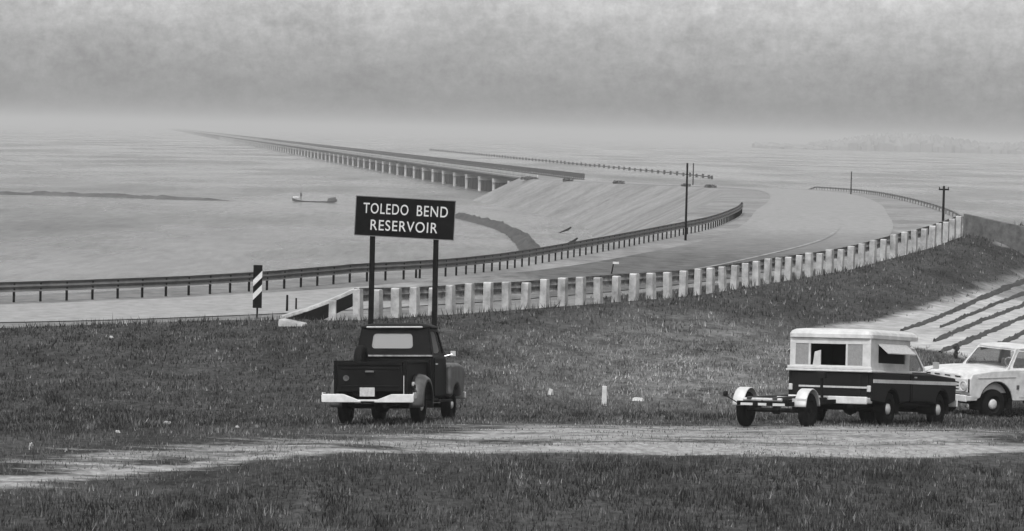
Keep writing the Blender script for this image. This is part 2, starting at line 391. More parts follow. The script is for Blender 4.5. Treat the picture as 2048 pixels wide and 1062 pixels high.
ribbon('lane_line',RC[(RC[:,0]>0)&(RC[:,1]<185)],1.0,1.22,.05,edge_paint,2)

# ------------------------------------------------------------------ long fence with concrete posts, outer side of the bend
FP = resample(FENCE,1.3); 
fence = tag(empty('guard_fence',(FP[0][0],FP[0][1],tz(*FP[0][:2]))),'long fence of square pale concrete posts with a flat rail, outside the bend','fence')
org = Vector(fence.location)
def frame2(P,i):
    d = P[min(i+1,len(P)-1)][:2]-P[max(i-1,0)][:2]; a = math.atan2(d[1],d[0]); return a
for i,p in enumerate(FP):
    z = tz(p[0],p[1]); a = frame2(FP,i); h = .97+random.uniform(-.05,.05); w_ = .13+random.uniform(-.01,.015)
    mb = MB(); c_,s_ = math.cos(a+random.uniform(-.05,.05)),math.sin(a)
    prof = [(-w_,-.3),(w_,-.3),(w_*.93,h-.03),(w_*.6,h),(-w_*.6,h),(-w_*.93,h-.03)]
    mb.prism(prof,-w_,w_,'y')
    o = mb.build('post',M['concrete'],fence,bevel=.012)
    o.location = Vector((p[0],p[1],z))-org; o.rotation_euler = (random.uniform(-.04,.03),random.uniform(-.035,.035),a+random.uniform(-.12,.12))
# the rail runs on the road side (left of the walking direction)
def rail_profile(mb, P, off, ztop, hgt, th, wave=True, end0=None):
    ring_prev = None; rings = []
    for i,p in enumerate(P):
        a = frame2(P,i); nx,ny = -math.sin(a),math.cos(a); zt = p[3] if len(p)>3 else ztop
        zb = tz(p[0],p[1])+zt-hgt
        k = 8; rg = []
        for j in range(k+1):
            v = j/k; b = (.5-.5*math.cos(v*4*math.pi))*.06 if wave else 0
            rg.append((p[0]+nx*(off+b)-org2[0],p[1]+ny*(off+b)-org2[1],zb+v*hgt-org2[2]))
        for j in range(k,-1,-1):
            v = j/k; b = (.5-.5*math.cos(v*4*math.pi))*.06 if wave else 0
            rg.append((p[0]+nx*(off+b+th)-org2[0],p[1]+ny*(off+b+th)-org2[1],zb+v*hgt-org2[2]))
        rings.append(rg)
    mb.loft(rings)
org2 = org
RP = np.column_stack([resample(FENCE,.75),]); RP = np.column_stack([RP[:,:3],np.full(len(RP),.97)])
mb = MB(); rail_profile(mb,RP,.14,.97,.42,.02); mb.build('rail',mat('shaded_fence_rail',.13,.85,.8,4),fence)  # rail colour darkened for the shade between the posts
# turned-down end of the rail
E = np.array([(-7.2,101.2,0,.16),(-6.4,100.9,0,.42),(-5.6,100.5,0,.68),(-4.9,100.1,0,.93),(-4.7,100.0,0,.97)])
rings = []
for x,y,_,zt in E:
    z = tz(x,y); rings.append([(x-.02-org.x,y+.14-org.y,z+zt-.1-org.z),(x+.0-org.x,y+.62-org.y,z+zt-.03-org.z),(x+.0-org.x,y+.62-org.y,z+zt+.02-org.z),(x-org.x,y+.14-org.y,z+zt-org.z)])
mb = MB(); mb.loft(rings); mb.build('end_beam',M['concrete'],fence,bevel=.01)
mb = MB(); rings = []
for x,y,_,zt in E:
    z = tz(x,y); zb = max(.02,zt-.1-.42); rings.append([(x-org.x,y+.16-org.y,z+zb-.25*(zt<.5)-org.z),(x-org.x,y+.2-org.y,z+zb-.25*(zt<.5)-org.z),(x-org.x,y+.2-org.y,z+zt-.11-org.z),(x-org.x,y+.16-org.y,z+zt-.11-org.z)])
mb.loft(rings); mb.build('end_shade',M['postdark'],fence)  # dark plate added for the shade under the sloping beam
mb = MB(); x,y = -5.5,100.2; z = tz(x,y); mb.prism([(-.12,-.3),(.12,-.3),(.11,.60),(-.11,.60)],-.12,.12,'y'); o = mb.build('post',M['concrete'],fence,bevel=.012); o.location = Vector((x,y-.12,z))-org

wl = MB(); WP = [((21.45,154.3),1.62,2.62),((23.0,152.4),1.3,2.3),((24.6,150.6),.9,2.0),((26.6,148.6),.6,1.72)]
rings = [[(x-.1,y-.18,zb-1.2),(x+.1,y+.18,zb-1.2),(x+.1,y+.18,zt),(x-.1,y-.18,zt)] for (x,y),zb,zt in WP]
wl.loft(rings); o = wl.build('low_wall',mat('mossy_dark_wall',.075,.95,.5,3,bump=.5)); tag(o,'low dark wall running from the end of the pale post fence to the right edge','wall')
# ------------------------------------------------------------------ steel guardrail, inner side of the bend
def steel_rail(name, PTS, spacing, label, hgt, mrail, mpost, post_w=.05, off=.07, zt=None, railh=.31):
    global org2
    P = resample(PTS,spacing); root = tag(empty(name,(P[0][0],P[0][1],tz(*P[0][:2]))),label,'guardrail'); o0 = Vector(root.location); org2 = o0
    for i,p in enumerate(P[:99]):
        mb = MB(); mb.box(-post_w,post_w,-post_w,post_w,-.5,hgt-.03); o = mb.build('post',mpost,root); o.location = Vector((p[0],p[1],tz(p[0],p[1])))-o0; o.rotation_euler = (0,0,frame2(P,i))
    Q = resample(PTS,max(.8,spacing*.6)); Q = np.column_stack([Q[:,:3],np.full(len(Q),hgt)])
    mb = MB(); rail_profile(mb,Q,-off,hgt,railh,.012); mb.build('rail',mrail,root)
    return root
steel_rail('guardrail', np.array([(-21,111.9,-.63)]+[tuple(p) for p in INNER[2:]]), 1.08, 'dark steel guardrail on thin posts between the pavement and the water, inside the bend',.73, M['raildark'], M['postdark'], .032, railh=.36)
OUT2 = np.array([(21.6,154.4,1.6),(24,170,1.6),(26.5,189,1.5),(28,205,1.5),(31,245,1.3),(33.4,281,1),(37,340,.4),(38.5,385,0),(39,430,-.5)])
steel_rail('guardrail', OUT2, 4.0, 'distant dark guardrail leading away beyond the end of the white post fence', .42, mat('hazed_far_rail',.13,.7,.3,2), mat('hazed_far_post',.10,.8), .04, railh=.2)  # rail and posts lightened, distance haze put into their colour

# ------------------------------------------------------------------ bridge over the lake
BX2, BW = 70.6, 8.2; KX = -0.1137; bd = Vector((KX,1,0)).normalized(); br = Vector((bd.y,-bd.x,0))
B0 = Vector((BX2+KX*584,584,0)); DZ = -2.25
bridge = tag(empty('lake_bridge',(B0.x,B0.y,DZ),math.atan2(-bd.x,bd.y)),'very long low concrete bridge on rows of columns fading into haze','bridge')
# local frame: x to the right across the deck, y along the bridge
LEN = 9000
mb = MB(); mb.box(-.3,BW+.3,-1,LEN,-.28,0); mb.build('deck',mat('worn_deck',.13,.9,.3,.3),bridge)
mb = MB(); mb.box(.25,.6,0,LEN,-1.0,-.28); mb.box(BW-.6,BW-.25,0,LEN,-1.0,-.28); mb.box(BW*.5-.2,BW*.5+.2,0,LEN,-1.0,-.28); mb.build('girders',M['pierdark'],bridge)
for xx in (-.25, BW+.05):
    mb = MB(); mb.box(xx,xx+.2,-1,LEN,.0,.22); y = 0
    mb.box(xx,xx+.2,-1,LEN,.42,.85 if xx < 0 else 1.25)
    while y < 1600: mb.box(xx+.02,xx+.18,y,y+.35,.22,.42); y += 2.7
    mb.build('railing',M['bridgedark'] if xx > 0 else M['bridgec'],bridge)
def bent(mb, y):
    for x in (1.2,2.9,4.6,6.3,8.0):
        mb.tube([(x,y,-6.5),(x,y,-1.7)],.5,8)
    mb.box(.6,BW-.2,y-.3,y+.3,-6,-1.7)  # solid wall added to fill the dark shade between columns
SP = 28.0
for k in range(90):
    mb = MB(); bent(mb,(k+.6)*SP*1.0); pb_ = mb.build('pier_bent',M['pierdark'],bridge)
    mb = MB(); y_ = (k+.6)*SP; mb.box(-.35,BW+.35,y_-.55,y_+.55,-1.8,-1.0); mb.tube([(-.0,y_,-5),(.0,y_,-1.8)],.34,8); mb.build('pier_cap',M['bridgec'],pb_)
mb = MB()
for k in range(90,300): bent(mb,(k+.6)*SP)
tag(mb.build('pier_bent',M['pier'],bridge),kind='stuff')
mb = MB(); mb.hexa([(-1,-1,-6),(BW+1,-1,-6),(BW+1,9,-6),(-1,9,-6),(-1,-1,-.3),(BW+1,-1,-.3),(BW+1,.4,-.3),(-1,.4,-.3)]); mb.build('abutment',M['pier'],bridge)

# ------------------------------------------------------------------ things out on the water
def ridge(name, pts, wdt, hgt, m, seed=1):
    P = resample(np.array(pts),1.6); rg = np.random.default_rng(seed); rings = []
    for i,p in enumerate(P):
        a = frame2(P,i); nx,ny = -math.sin(a),math.cos(a); fade = min(1,i/8,(len(P)-1-i)/8)
        row = []
        for j,u in enumerate(np.linspace(-1,1,9)):
            hh = (1-u*u)*hgt*fade*(1+rg.normal()*.25); ww = wdt*(1+rg.normal()*.06)
            row.append((p[0]+nx*u*ww,p[1]+ny*u*ww,WATER_Z-.25+hh))
        rings.append(row)
    X = np.array(rings); return link(name,grid_mesh(name,X[:,:,0],X[:,:,1],X[:,:,2]),m)
pts = [tuple(onwater(x,y)[:2])+(0,) for x,y in ((-160,386),(0,389),(150,392),(300,397),(430,401),(535,404))]
tag(ridge('mud_bank',pts,2.2,.7,M['mud'],3),kind='structure')
pts = [tuple(onwater(x,y)[:2])+(0,) for x,y in ((895,430),(925,436),(965,446),(1005,458),(1035,472),(1052,488),(1062,506),(1062,535))]
tag(ridge('rock_dike',pts,1.5,.8,M['rock'],4),kind='structure')
# row of piles beyond the bridge
PX = np.array([tuple(onwater(x,y)[:2])+(0,) for x,y in ((860,301),(1140,329),(1380,353),(1425,359))]); PR = resample(PX,14.0)
rt = tag(empty('pile_row',(PR[0][0],PR[0][1],WATER_Z)),'faint row of short piles joined by a beam in the water beyond the bridge','pile row'); o0 = Vector(rt.location)
for i,p in enumerate(PR[:99]):
    mb = MB(); mb.tube([(0,0,-1),(0,0,1.0+.3*random.random())],.35,6); o = mb.build('pile',M['postdark'],rt); o.location = Vector((p[0],p[1],WATER_Z))-o0
mb = MB(); mb.tube([(p[0]-o0.x,p[1]-o0.y,.55) for p in PR],.18,6); mb.build('beam',M['postdark'],rt)
# fishing boat
bp_ = onwater(629,404); boat = tag(empty('fishing_boat',bp_,R(-4)),'long low open boat with dark raised ends floating on the lake','boat')
secs = []
for u in np.linspace(-1,1,17):
    hw_ = .85*max(0.02,(1-abs(u)**2.6)); top = .12+.5*abs(u)**4; keel = -.2+.35*abs(u)**4
    secs.append([(u*3.8,-hw_,top),(u*3.8,-hw_*.75,keel+.05),(u*3.8,0,keel),(u*3.8,hw_*.75,keel+.05),(u*3.8,hw_,top),(u*3.8,hw_*.85,top-.02),(u*3.8,0,keel+.12),(u*3.8,-hw_*.85,top-.02)])
mb = MB(); mb.loft(secs); mb.build('hull',M['hull'],boat)
mb = MB(); mb.hexa([(2.2,-.5,.2),(3.6,-.12,.4),(3.6,.12,.4),(2.2,.5,.2),(2.3,-.4,.7),(3.6,-.1,.95),(3.6,.1,.95),(2.3,.4,.7)]); mb.build('bow_cover',M['hull'],boat,bevel=.03)
mb = MB(); mb.box(-3.6,-2.5,-.4,.4,.55,.85); mb.build('stern_cover',M['white'],boat,bevel=.05)
mb = MB(); mb.box(-.2,.1,-.7,.7,.08,.14); mb.box(1.3,1.6,-.7,.7,.08,.14); mb.build('bench',M['wood'],boat)

# people: one skinned surface per body
def person(name, loc, rz, joints, edges, radii, label, cloth_m, parent_extra=None):
    me = bpy.data.meshes.new(name); me.from_pydata(joints,edges,[]); me.update()
    o = link(name, me, cloth_m); sk = o.modifiers.new('skin','SKIN'); 
    for v,r in zip(me.skin_vertices[0].data, radii): v.radius = (r,r)
    me.skin_vertices[0].data[0].use_root = True
    sb = o.modifiers.new('sub','SUBSURF'); sb.levels = 1; sb.render_levels = 2
    o.location = loc; o.rotation_euler = (0,0,rz); tag(o,label,'person'); return o
J = [(0,0,.9),(0,0,1.15),(0,0,1.38),(0,0,1.5),(0,0,1.66),(-.1,0,.85),(-.13,.03,.48),(-.14,0,.06),(-.14,.12,.03),(.1,0,.85),(.13,.03,.48),(.14,0,.06),(.14,.12,.03),(-.2,0,1.4),(-.27,.05,1.12),(-.26,.2,.92),(.2,0,1.4),(.27,.05,1.12),(.26,.2,.92)]
Ed = [(0,1),(1,2),(2,3),(3,4),(0,5),(5,6),(6,7),(7,8),(0,9),(9,10),(10,11),(11,12),(2,13),(13,14),(14,15),(2,16),(16,17),(17,18)]
Rr = [.15,.15,.16,.06,.11,.09,.06,.05,.04,.09,.06,.05,.04,.07,.045,.035,.07,.045,.035]
person('person',(bp_.x-2.3,bp_.y,bp_.z+.05),R(-90),J,Ed,Rr,'tiny dark figure standing near the stern of the boat on the lake',M['cloth'])
# driftwood
def twig(px,py,L_,label):
    p = onwater(px,py); mb = MB(); 
    mb.tube([(-L_*1.2,0,-.1),(-L_*.4,.2,.18),(L_*.4,0,.42),(L_*.95,.1,.75)],[.06,.1,.17,.1],6); mb.tube([(L_*.2,0,.3),(L_*.55,.4,.35)],[.08,.04],5)
    o = mb.build('driftwood',M['postdark']); o.location = p; tag(o,label,'driftwood')
twig(1130,466,.8,'dark crooked snag in pale water, the one farther from the guardrail'); twig(1143,489,.7,'dark snag in the pale water just above the guardrail')

# ------------------------------------------------------------------ sign
sy = 92.0
s0 = at(713,394,sy); s1 = at(911,402,sy); sb0 = at(713,471,sy)
pl, pr = at(745,475,sy), at(872,480,sy)
sx = (pl.x+pr.x)/2; sign = tag(empty('lake_sign',(sx,sy,tz(sx,sy))),'large dark sign lettered TOLEDO BEND RESERVOIR on two posts','sign'); so_ = Vector(sign.location)
W_, H_ = (s1-s0).length*.995, (s0-sb0).length; cx = (s0+at(911,402,sy))/2; ang = -R(1.85)
cz = (s0.z+at(911,478,sy).z)/2; cxx = (s0.x+at(907,478,sy).x)/2
for p in (pl,pr):
    z = tz(p.x,sy); mb = MB(); mb.box(-.075,.075,-.06,.06,z-.4-so_.z,cz+H_*.42-so_.z); o = mb.build('post',M['postdark'],sign,bevel=.01); o.location = (p.x-so_.x,.06,0)
mb = MB(); mb.box(-W_/2,W_/2,-.03,.0,-H_/2,H_/2); board = mb.build('board',M['signblack'],sign); board.location = (cxx-so_.x,0,cz-so_.z); board.rotation_euler = (0,-ang,0)
mb = MB(); e = .022
for a,b,c_,d_ in ((-W_/2,W_/2,-H_/2-e,-H_/2),(-W_/2,W_/2,H_/2,H_/2+e),(-W_/2-e,-W_/2,-H_/2-e,H_/2+e),(W_/2,W_/2+e,-H_/2-e,H_/2+e)): mb.box(a,b,-.045,.01,c_,d_)
mb.build('border',mat('sign_edge',.1,.6),board)
def text(s, w, h, cx, cz, parent, m, y=-.034, name='lettering', off=.0):
    cu = bpy.data.curves.new('txt','FONT'); cu.body = s; cu.extrude = .004; cu.offset = off; cu.align_x = 'CENTER'; cu.space_character = 1.12
    to = bpy.data.objects.new('txt',cu); col.objects.link(to); dg = bpy.context.evaluated_depsgraph_get(); dg.update()
    me = bpy.data.meshes.new_from_object(to.evaluated_get(dg)); bpy.data.objects.remove(to)
    co = np.array([v.co for v in me.vertices]); mn, mx_ = co.min(0), co.max(0)
    for v in me.vertices:
        v.co = ((v.co.x-(mn[0]+mx_[0])/2)/(mx_[0]-mn[0])*w, -v.co.z, (v.co.y-(mn[1]+mx_[1])/2)/(mx_[1]-mn[1])*h)
    me.materials.clear(); o = link(name,me,m,parent); o.location = (cx,y,cz); return o
pm = sy/6500
text('TOLEDO',90*pm,21*pm,-39*pm,16*pm,board,M['signwhite'],off=.004)
text('BEND',62*pm,21*pm,54*pm,16*pm,board,M['signwhite'],off=.004)
text('RESERVOIR',134*pm,21*pm,-1*pm,-17*pm,board,M['signwhite'],off=.004)

# ------------------------------------------------------------------ striped marker
p = onland(514,638); mk = tag(empty('hazard_marker',p),'narrow upright board with diagonal black and white stripes beside the road','road marker')
sc = 6500/p.y; hb = 86/sc; wb = 18/sc; zb = 22/sc
mb = MB(); mb.box(-.03,.03,0,.04,-.4,zb+hb*.9); mb.build('post',M['postdark'],mk)
mb = MB(); mb.box(-wb/2,wb/2,-.03,0,zb,zb+hb); mb.build('board',M['signblack'],mk)
mb = MB()
for v0 in (.34,.66):
    a = zb+hb*(v0-.16); th = hb*.15; rise = wb*1.05
    mb.hexa([(-wb/2,-.036,a),(wb/2,-.036,a+rise),(wb/2,-.031,a+rise),(-wb/2,-.031,a),(-wb/2,-.036,a+th),(wb/2,-.036,a+rise+th),(wb/2,-.031,a+rise+th),(-wb/2,-.031,a+th)])
mb.build('stripes',M['signwhite'],mk)
# roadside stakes
def stake(px,py,hpx,wpx,m,label,lean=0,cap=False,name='marker_stake',cat='stake'):
    p = onland(px,py); s = 6500/p.y; r = wpx/s/2; h = hpx/s
    root = empty(name,p); mb = MB(); mb.hexa([(-r,-r,-.2),(r,-r,-.2),(r,r,-.2),(-r,r,-.2),(-r*.8+lean*h,-r*.8,h),(r*.8+lean*h,-r*.8,h),(r*.8+lean*h,r*.8,h),(-r*.8+lean*h,r*.8,h)])
    mb.build('stake',m,root,bevel=.006)
    if cap:
        mb = MB(); mb.box(lean*h-.04,lean*h+.22,-.03,.03,h-.06,h+.03); mb.build('reflector',M['white'],root)
    tag(root,label,cat)
stake(574,624,34,5,M['postdark'],'taller of two dark stakes on the pale roadside by the sloping fence end')
stake(592,620,24,4,M['postdark'],'shorter of two dark stakes, close above the sloping fence end')
stake(1221,549,24,3,M['postdark'],'thin leaning dark stake with a pale reflector between the fence and the guardrail',.25,True)
stake(1208,812,40,11,M['white'],'short white stake standing in the grass between the pickup and the boat trailer',name='white_stake')
stake(832,556,24,5,M['postdark'],'dark stub post below the guardrail left of the right sign post')
# poles
def pole(px,pybase,pytop,wpx,label,Y=None,arm=None,gap=None):
    p = onland(px,pybase) if Y is None else Vector((at(px,pytop,Y).x,Y,tz(at(px,pytop,Y).x,Y)))
    s = 6500/p.y; top = at(px,pytop,p.y).z-p.z; r = wpx/s/2
    root = tag(empty('utility_pole',p),label,'pole'); mb = MB(); mb.tube([(0,0,-.5),(0,0,top)],[r,r*.75],8); mb.build('shaft',M['postdark'],root,smooth=True)
    if arm:
        z = at(px,arm[0],p.y).z-p.z; mb = MB(); mb.box(-arm[1]/s,arm[1]/s,-.03,.03,z-.04,z+.04); mb.box(-arm[1]/s*.9-.02,-arm[1]/s*.9+.02,-.02,.02,z+.04,z+.13); mb.box(arm[1]/s*.9-.02,arm[1]/s*.9+.02,-.02,.02,z+.04,z+.13); mb.build('crossarm',M['postdark'],root)
pole(1371,481,326,5,'tall thin dark pole standing at the guardrail before the bend')
pole(1888,450,372,6,'dark pole with a small crossarm just inside the right end of the white post fence',Y=162,arm=(379,10))
pole(1703,373,343,2.6,'slender distant pole on the far side of the bend',Y=330)
pole(1387,357,326,3,'small far pole beyond the tall pole at the water',Y=560)

# ------------------------------------------------------------------ vehicles
def tyre_wheel(parent, x, y, r, wdt, side, hubm, hubr=.14, tname='wheel', white_rim=False):
    """side +1: outer face towards +x"""
    w_ = MB(); h = wdt/2
    w_.lathe([(-h,r*.58),(-h,r*.9),(-h*.8,r*.985),(-h*.3,r),(h*.3,r),(h*.8,r*.985),(h,r*.9),(h,r*.58)],(0,0,0),'x',seg=32)
    o = w_.build('wheel',M['rubber'],parent,smooth=True); o.location = (x,y,r-.01)
    d = MB(); s = side
    d.lathe([(s*h*.9,r*.62),(s*h*.55,r*.56),(s*h*.35,r*.3),(s*h*.5,.001)],(0,0,0),'x',seg=28); d.lathe([(-s*h*.8,r*.6),(-s*h*.5,.001)],(0,0,0),'x',seg=24)
    d.build('rim',M['black'] if not white_rim else M['white'],o,smooth=True)
    c = MB(); c.lathe([(s*(h*.45),hubr),(s*(h*.8),hubr*.95),(s*(h*1.0),hubr*.6),(s*(h*1.05),.001)],(0,0,0),'x',seg=24); c.build('hubcap',hubm,o,smooth=True)
    return o
def liner(g, x0, x1, cy, cz, r):
    mb = MB(); mb.lathe([(x0,.02),(x0,r),(x1,r)],(0,cy,cz),'x',R(-15),R(195),20); mb.build('wheel_well',M['under'],g)
def arc(cy, cz, r, a0, a1, n=12): return [(cy+r*math.cos(R(a0+(a1-a0)*i/n)), cz+r*math.sin(R(a0+(a1-a0)*i/n))) for i in range(n+1)]
def rounded(x0,x1,y0,y1,z,r,m=4):
    pts = []
    for cx,cy,a in ((x1-r,y1-r,0),(x0+r,y1-r,90),(x0+r,y0+r,180),(x1-r,y0+r,270)):
        for i in range(m+1): t_ = R(a+90*i/m); pts.append((cx+r*math.cos(t_),cy+r*math.sin(t_),z))
    return pts
def greenhouse(root, bx, by0, by1, bz, tx, ty0, ty1, tz_, paint, roofpaint, rear_hole=(.16,.84,.22,.8), ghost=None, rear_glass=None, front_glass=None, roof_h=.09, side_glass=None, front_hole=(.06,.94,.1,.9), overhang=.03):
    """upper cab: rear wall, two door frames, windscreen frame and a crowned roof"""
    th = .035
    c = [(-bx,by0,bz),(bx,by0,bz),(bx,by1,bz),(-bx,by1,bz)]; t_ = [(-tx,ty0,tz_),(tx,ty0,tz_),(tx,ty1,tz_),(-tx,ty1,tz_)]
    def pane(p00,p10,p11,p01,hole,inw,m,name):
        P_ = list(map(Vector,(p00,p10,p11,p01)))
        B = lambda u,v: (1-u)*(1-v)*P_[0]+u*(1-v)*P_[1]+u*v*P_[2]+(1-u)*v*P_[3]
        e = .012; u0,u1,v0,v1 = hole; I = Vector(inw)
        q = [B(u0-e,v0-e),B(u1+e,v0-e),B(u1+e,v1+e),B(u0-e,v1+e)]
        mb = MB(); v = mb.verts([k+I*.5 for k in q]); mb.face(v); return mb.build(name,m,root)
    mb = MB(); mb.panel(c[0],c[1],t_[1],t_[0],rear_hole,(0,th,0),.07); mb.build('cab_rear_wall',paint,root,bevel=.006); pane(c[0],c[1],t_[1],t_[0],rear_hole,(0,th,0),rear_glass or M['clear'],'rear_window')
    mb = MB(); mb.panel(c[2],c[3],t_[3],t_[2],front_hole,(0,-th,0),.08); mb.build('windscreen_frame',roofpaint,root,bevel=.006); pane(c[2],c[3],t_[3],t_[2],front_hole,(0,-th,0),front_glass or M['paleglass'],'windscreen')
    for s in (-1,1):
        q = [(s*bx,by0,bz),(s*bx,by1,bz),(s*tx,ty1,tz_),(s*tx,ty0,tz_)]
        hole = (.14,.92,.08,.86)
        mb = MB(); mb.panel(*q,hole,(-s*th,0,0),.06); mb.build('door_frame',roofpaint,root,bevel=.006); pane(*q,hole,(-s*th,0,0),side_glass or M['clear'],'side_window')
    rings = []
    for k,(ins,dz) in enumerate(((-.005,-.03),(-overhang,.0),(-overhang+.01,.03),(.05,roof_h*.65),(.16,roof_h*.9),(.34,roof_h))):
        rings.append(rounded(-tx+ins,tx-ins,ty0+ins*1.0,ty1-ins*1.0,tz_+dz,max(.05,.16-ins*.2)))
    mb = MB(); mb.loft(rings); mb.build('roof',roofpaint,root,smooth=False,bevel=.004)
def ground_vehicle(name, x, y, heading, label, cat, lean=0):
    """Empty at the rear axle, tilted with the ground; heading clockwise from +Y"""
    root = empty(name,(x,y,tz(x,y))); n_ = nslope(x+math.sin(heading)*1.2,y+math.cos(heading)*1.2)
    f = Vector((math.sin(heading),math.cos(heading),0)); f = (f-n_*f.dot(n_)).normalized(); r_ = f.cross(n_).normalized()
    mt = Matrix((r_,f,n_)).transposed() @ Matrix.Rotation(lean,3,'Y'); root.rotation_euler = mt.to_euler(); 
    fx,fy = x+math.sin(heading)*2.9*.5,y+math.cos(heading)*2.9*.5
    return tag(root,label,cat)

# --- old dark pickup with separate rear fenders
def pickup_old():
    pw = Vector((at(836,846,66.2).x,66.3)); hd = R(11)
    rx = pw.x-.76*math.cos(hd); ry = pw.y+.76*math.sin(hd)
    g = ground_vehicle('pickup_truck',rx,ry,hd,'dark old pickup with a split white rear bumper in front of the big sign','pickup truck',R(2))
    DP = M['darkpaint']
    # chassis
    mb = MB(); mb.box(-.48,-.38,-1.0,3.6,.42,.55); mb.box(.38,.48,-1.0,3.6,.42,.55); mb.box(-.4,.4,-.9,-.8,.42,.52); mb.tube([(-.75,0,.35),(.75,0,.35)],.05,8); mb.lathe([(-.16,.01),(-.12,.11),(0,.16),(.12,.11),(.16,.01)],(0,0,.35),'x',seg=14); mb.tube([(-.7,2.9,.33),(.7,2.9,.33)],.05,8); mb.box(-.3,.3,2.4,3.2,.35,.9); mb.box(-.25,.25,1.0,1.9,.32,.55); mb.tube([(.3,-1.0,.36),(.3,1.5,.36)],.04,6)
    mb.build('chassis',M['under'],g)
    # cargo box
    bh, b0 = 1.24, .66
    mb = MB(); mb.box(-.68,.68,-1.0,.97,b0,b0+.05); mb.build('bed_floor',M['under'],g)
    for s in (-1,1):
        mb = MB(); x0,x1 = sorted((s*.68,s*.72)); mb.box(x0,x1,-1.0,.97,b0-.04,bh); a,b = sorted((s*.66,s*.77)); mb.box(a,b,-1.0,.97,bh,bh+.045); mb.box(*sorted((s*.72,s*.76)),-1.02,-.94,b0-.1,bh); mb.build('bed_side',DP,g,bevel=.008)
    mb = MB(); mb.box(-.67,.67,-1.05,-1.01,b0,bh-.01); mb.box(-.67,.67,-1.075,-1.0,bh-.05,bh+.02); mb.box(-.6,.6,-1.065,-1.04,b0+.09,b0+.12); mb.box(-.6,.6,-1.065,-1.04,bh-.13,bh-.1); mb.build('tailgate',DP,g,bevel=.006)
    mb = MB(); mb.box(-.70,.70,.93,.97,b0,bh+.02); mb.build('bed_front_panel',DP,g)
    mb = MB(); mb.box(.69,.705,-1.03,-1.02,b0-.05,b0+.32); mb.build('tailgate_seam',M['plate'],g)  # pale strip along the right tailgate seam
    mb = MB(); mb.lathe([(0,.001),(.0,.055),(.03,.06),(.03,.03)],(0,0,0),'x',seg=16); o = mb.build('tailgate_lamp',M['darkpaint_lit'],g); o.rotation_euler = (0,0,R(-90)); o.location = (-.48,-1.09,.93)
    mb = MB(); mb.box(-.09,.09,-1.1,-1.07,bh-.2,bh-.16); mb.build('tailgate_handle',M['darkpaint_lit'],g,bevel=.01)
    # rear fenders
    for s in (-1,1):
        mb = MB(); pr_ = [(s*.70,.55),(s*.80,.555),(s*.90,.53),(s*.97,.48),(s*.985,.40)]
        mb.lathe(pr_,(0,0,.46),'x',R(-14),R(194),26); o = mb.build('rear_fender',M['darkpaint_lit'],g,smooth=True)
        o.scale = (1,1.06,1); sm = o.modifiers.new('thick','SOLIDIFY'); sm.thickness = .012
        mb = MB(); mb.box(*sorted((s*.72,s*.95)),.52,1.02,.46,.50); mb.build('side_step',DP,g,bevel=.01)
        mb = MB(); mb.lathe([(-.02,.055),(.02,.055),(.03,.02)] ,(s*.80,-.62,.80),'x',seg=14); o = mb.build('tail_lamp',M['lens'],g); 
        mb = MB(); mb.box(s*.8-.05,s*.8+.05,-.66,-.60,.72,.79); mb.build('lamp_bracket',M['black'],g)
    # spare wheel carried upright at the front left of the bed side
    sp = tyre_wheel(g,-.60,.52,.34,.17,-1,M['black'],.06); sp.location = (-.58,.55,1.26); sp.name = 'spare_wheel'
    # lower cab, doors
    prof = [(1.02,.50),(1.02,1.32),(1.08,1.41),(2.3,1.39),(2.38,1.32),(2.38,.50)]
    mb = MB(); mb.prism(prof,-.83,.83); mb.build('cab_body',DP,g,bevel=.05,seg=3)
    for s in (-1,1):
        mb = MB(); mb.box(*sorted((s*.835,s*.85)),1.16,2.2,.55,1.34); d = mb.build('door',DP,g,bevel=.012)
        mb = MB(); mb.box(*sorted((s*.85,s*.875)),1.24,1.36,1.2,1.23); mb.build('door_handle',M['chrome'],d)
        mb = MB(); mb.box(*sorted((s*.80,s*.98)),1.05,2.35,.42,.47); mb.build('running_board',M['black'],g,bevel=.01)
    greenhouse(g,.82,1.06,2.28,1.38,.72,1.16,1.98,1.97,DP,DP,rear_hole=(.19,.75,.27,.80),front_glass=M['paleglass'],rear_glass=M['glare'],roof_h=.10,overhang=.045)
    mb = MB(); mb.box(-.83,.83,.985,1.06,1.365,1.402); mb.build('belt_moulding',mat('highlit_moulding',.16,.6,.6,9),g,bevel=.008)  # moulding lightened, the belt line's highlight put into its colour
    mb = MB(); mb.box(-.60,.60,1.085,1.12,1.965,2.0); mb.build('roof_highlight_strip',M['plate'],g,bevel=.012)  # pale strip added for the highlight on the roof's rear edge
    mb = MB(); mb.lathe([(-.012,.19),(.012,.19),(.012,.17),(-.012,.17),(-.012,.19)],(0,0,0),'z',seg=24); o = mb.build('steering_wheel',M['black'],g); o.location = (-.36,1.86,1.50); o.rotation_euler = (R(60),0,0)
    mb = MB(); mb.box(-.66,.66,1.15,1.32,.8,1.40); mb.box(-.66,.66,1.2,1.75,.7,.9); mb.build('bench_seat',M['seat'],g,bevel=.05)
    # hood and front fenders
    rings = []
    for y,wd,zt in ((2.34,.66,1.42),(2.8,.62,1.40),(3.3,.56,1.33),(3.62,.5,1.2)):
        rings.append([(-wd,y,.7),(-wd,y,zt-.12),(-wd*.85,y,zt-.03),(-wd*.4,y,zt),(wd*.4,y,zt),(wd*.85,y,zt-.03),(wd,y,zt-.12),(wd,y,.7)])
    mb = MB(); mb.loft(rings); mb.build('hood',DP,g,smooth=False,bevel=.02)
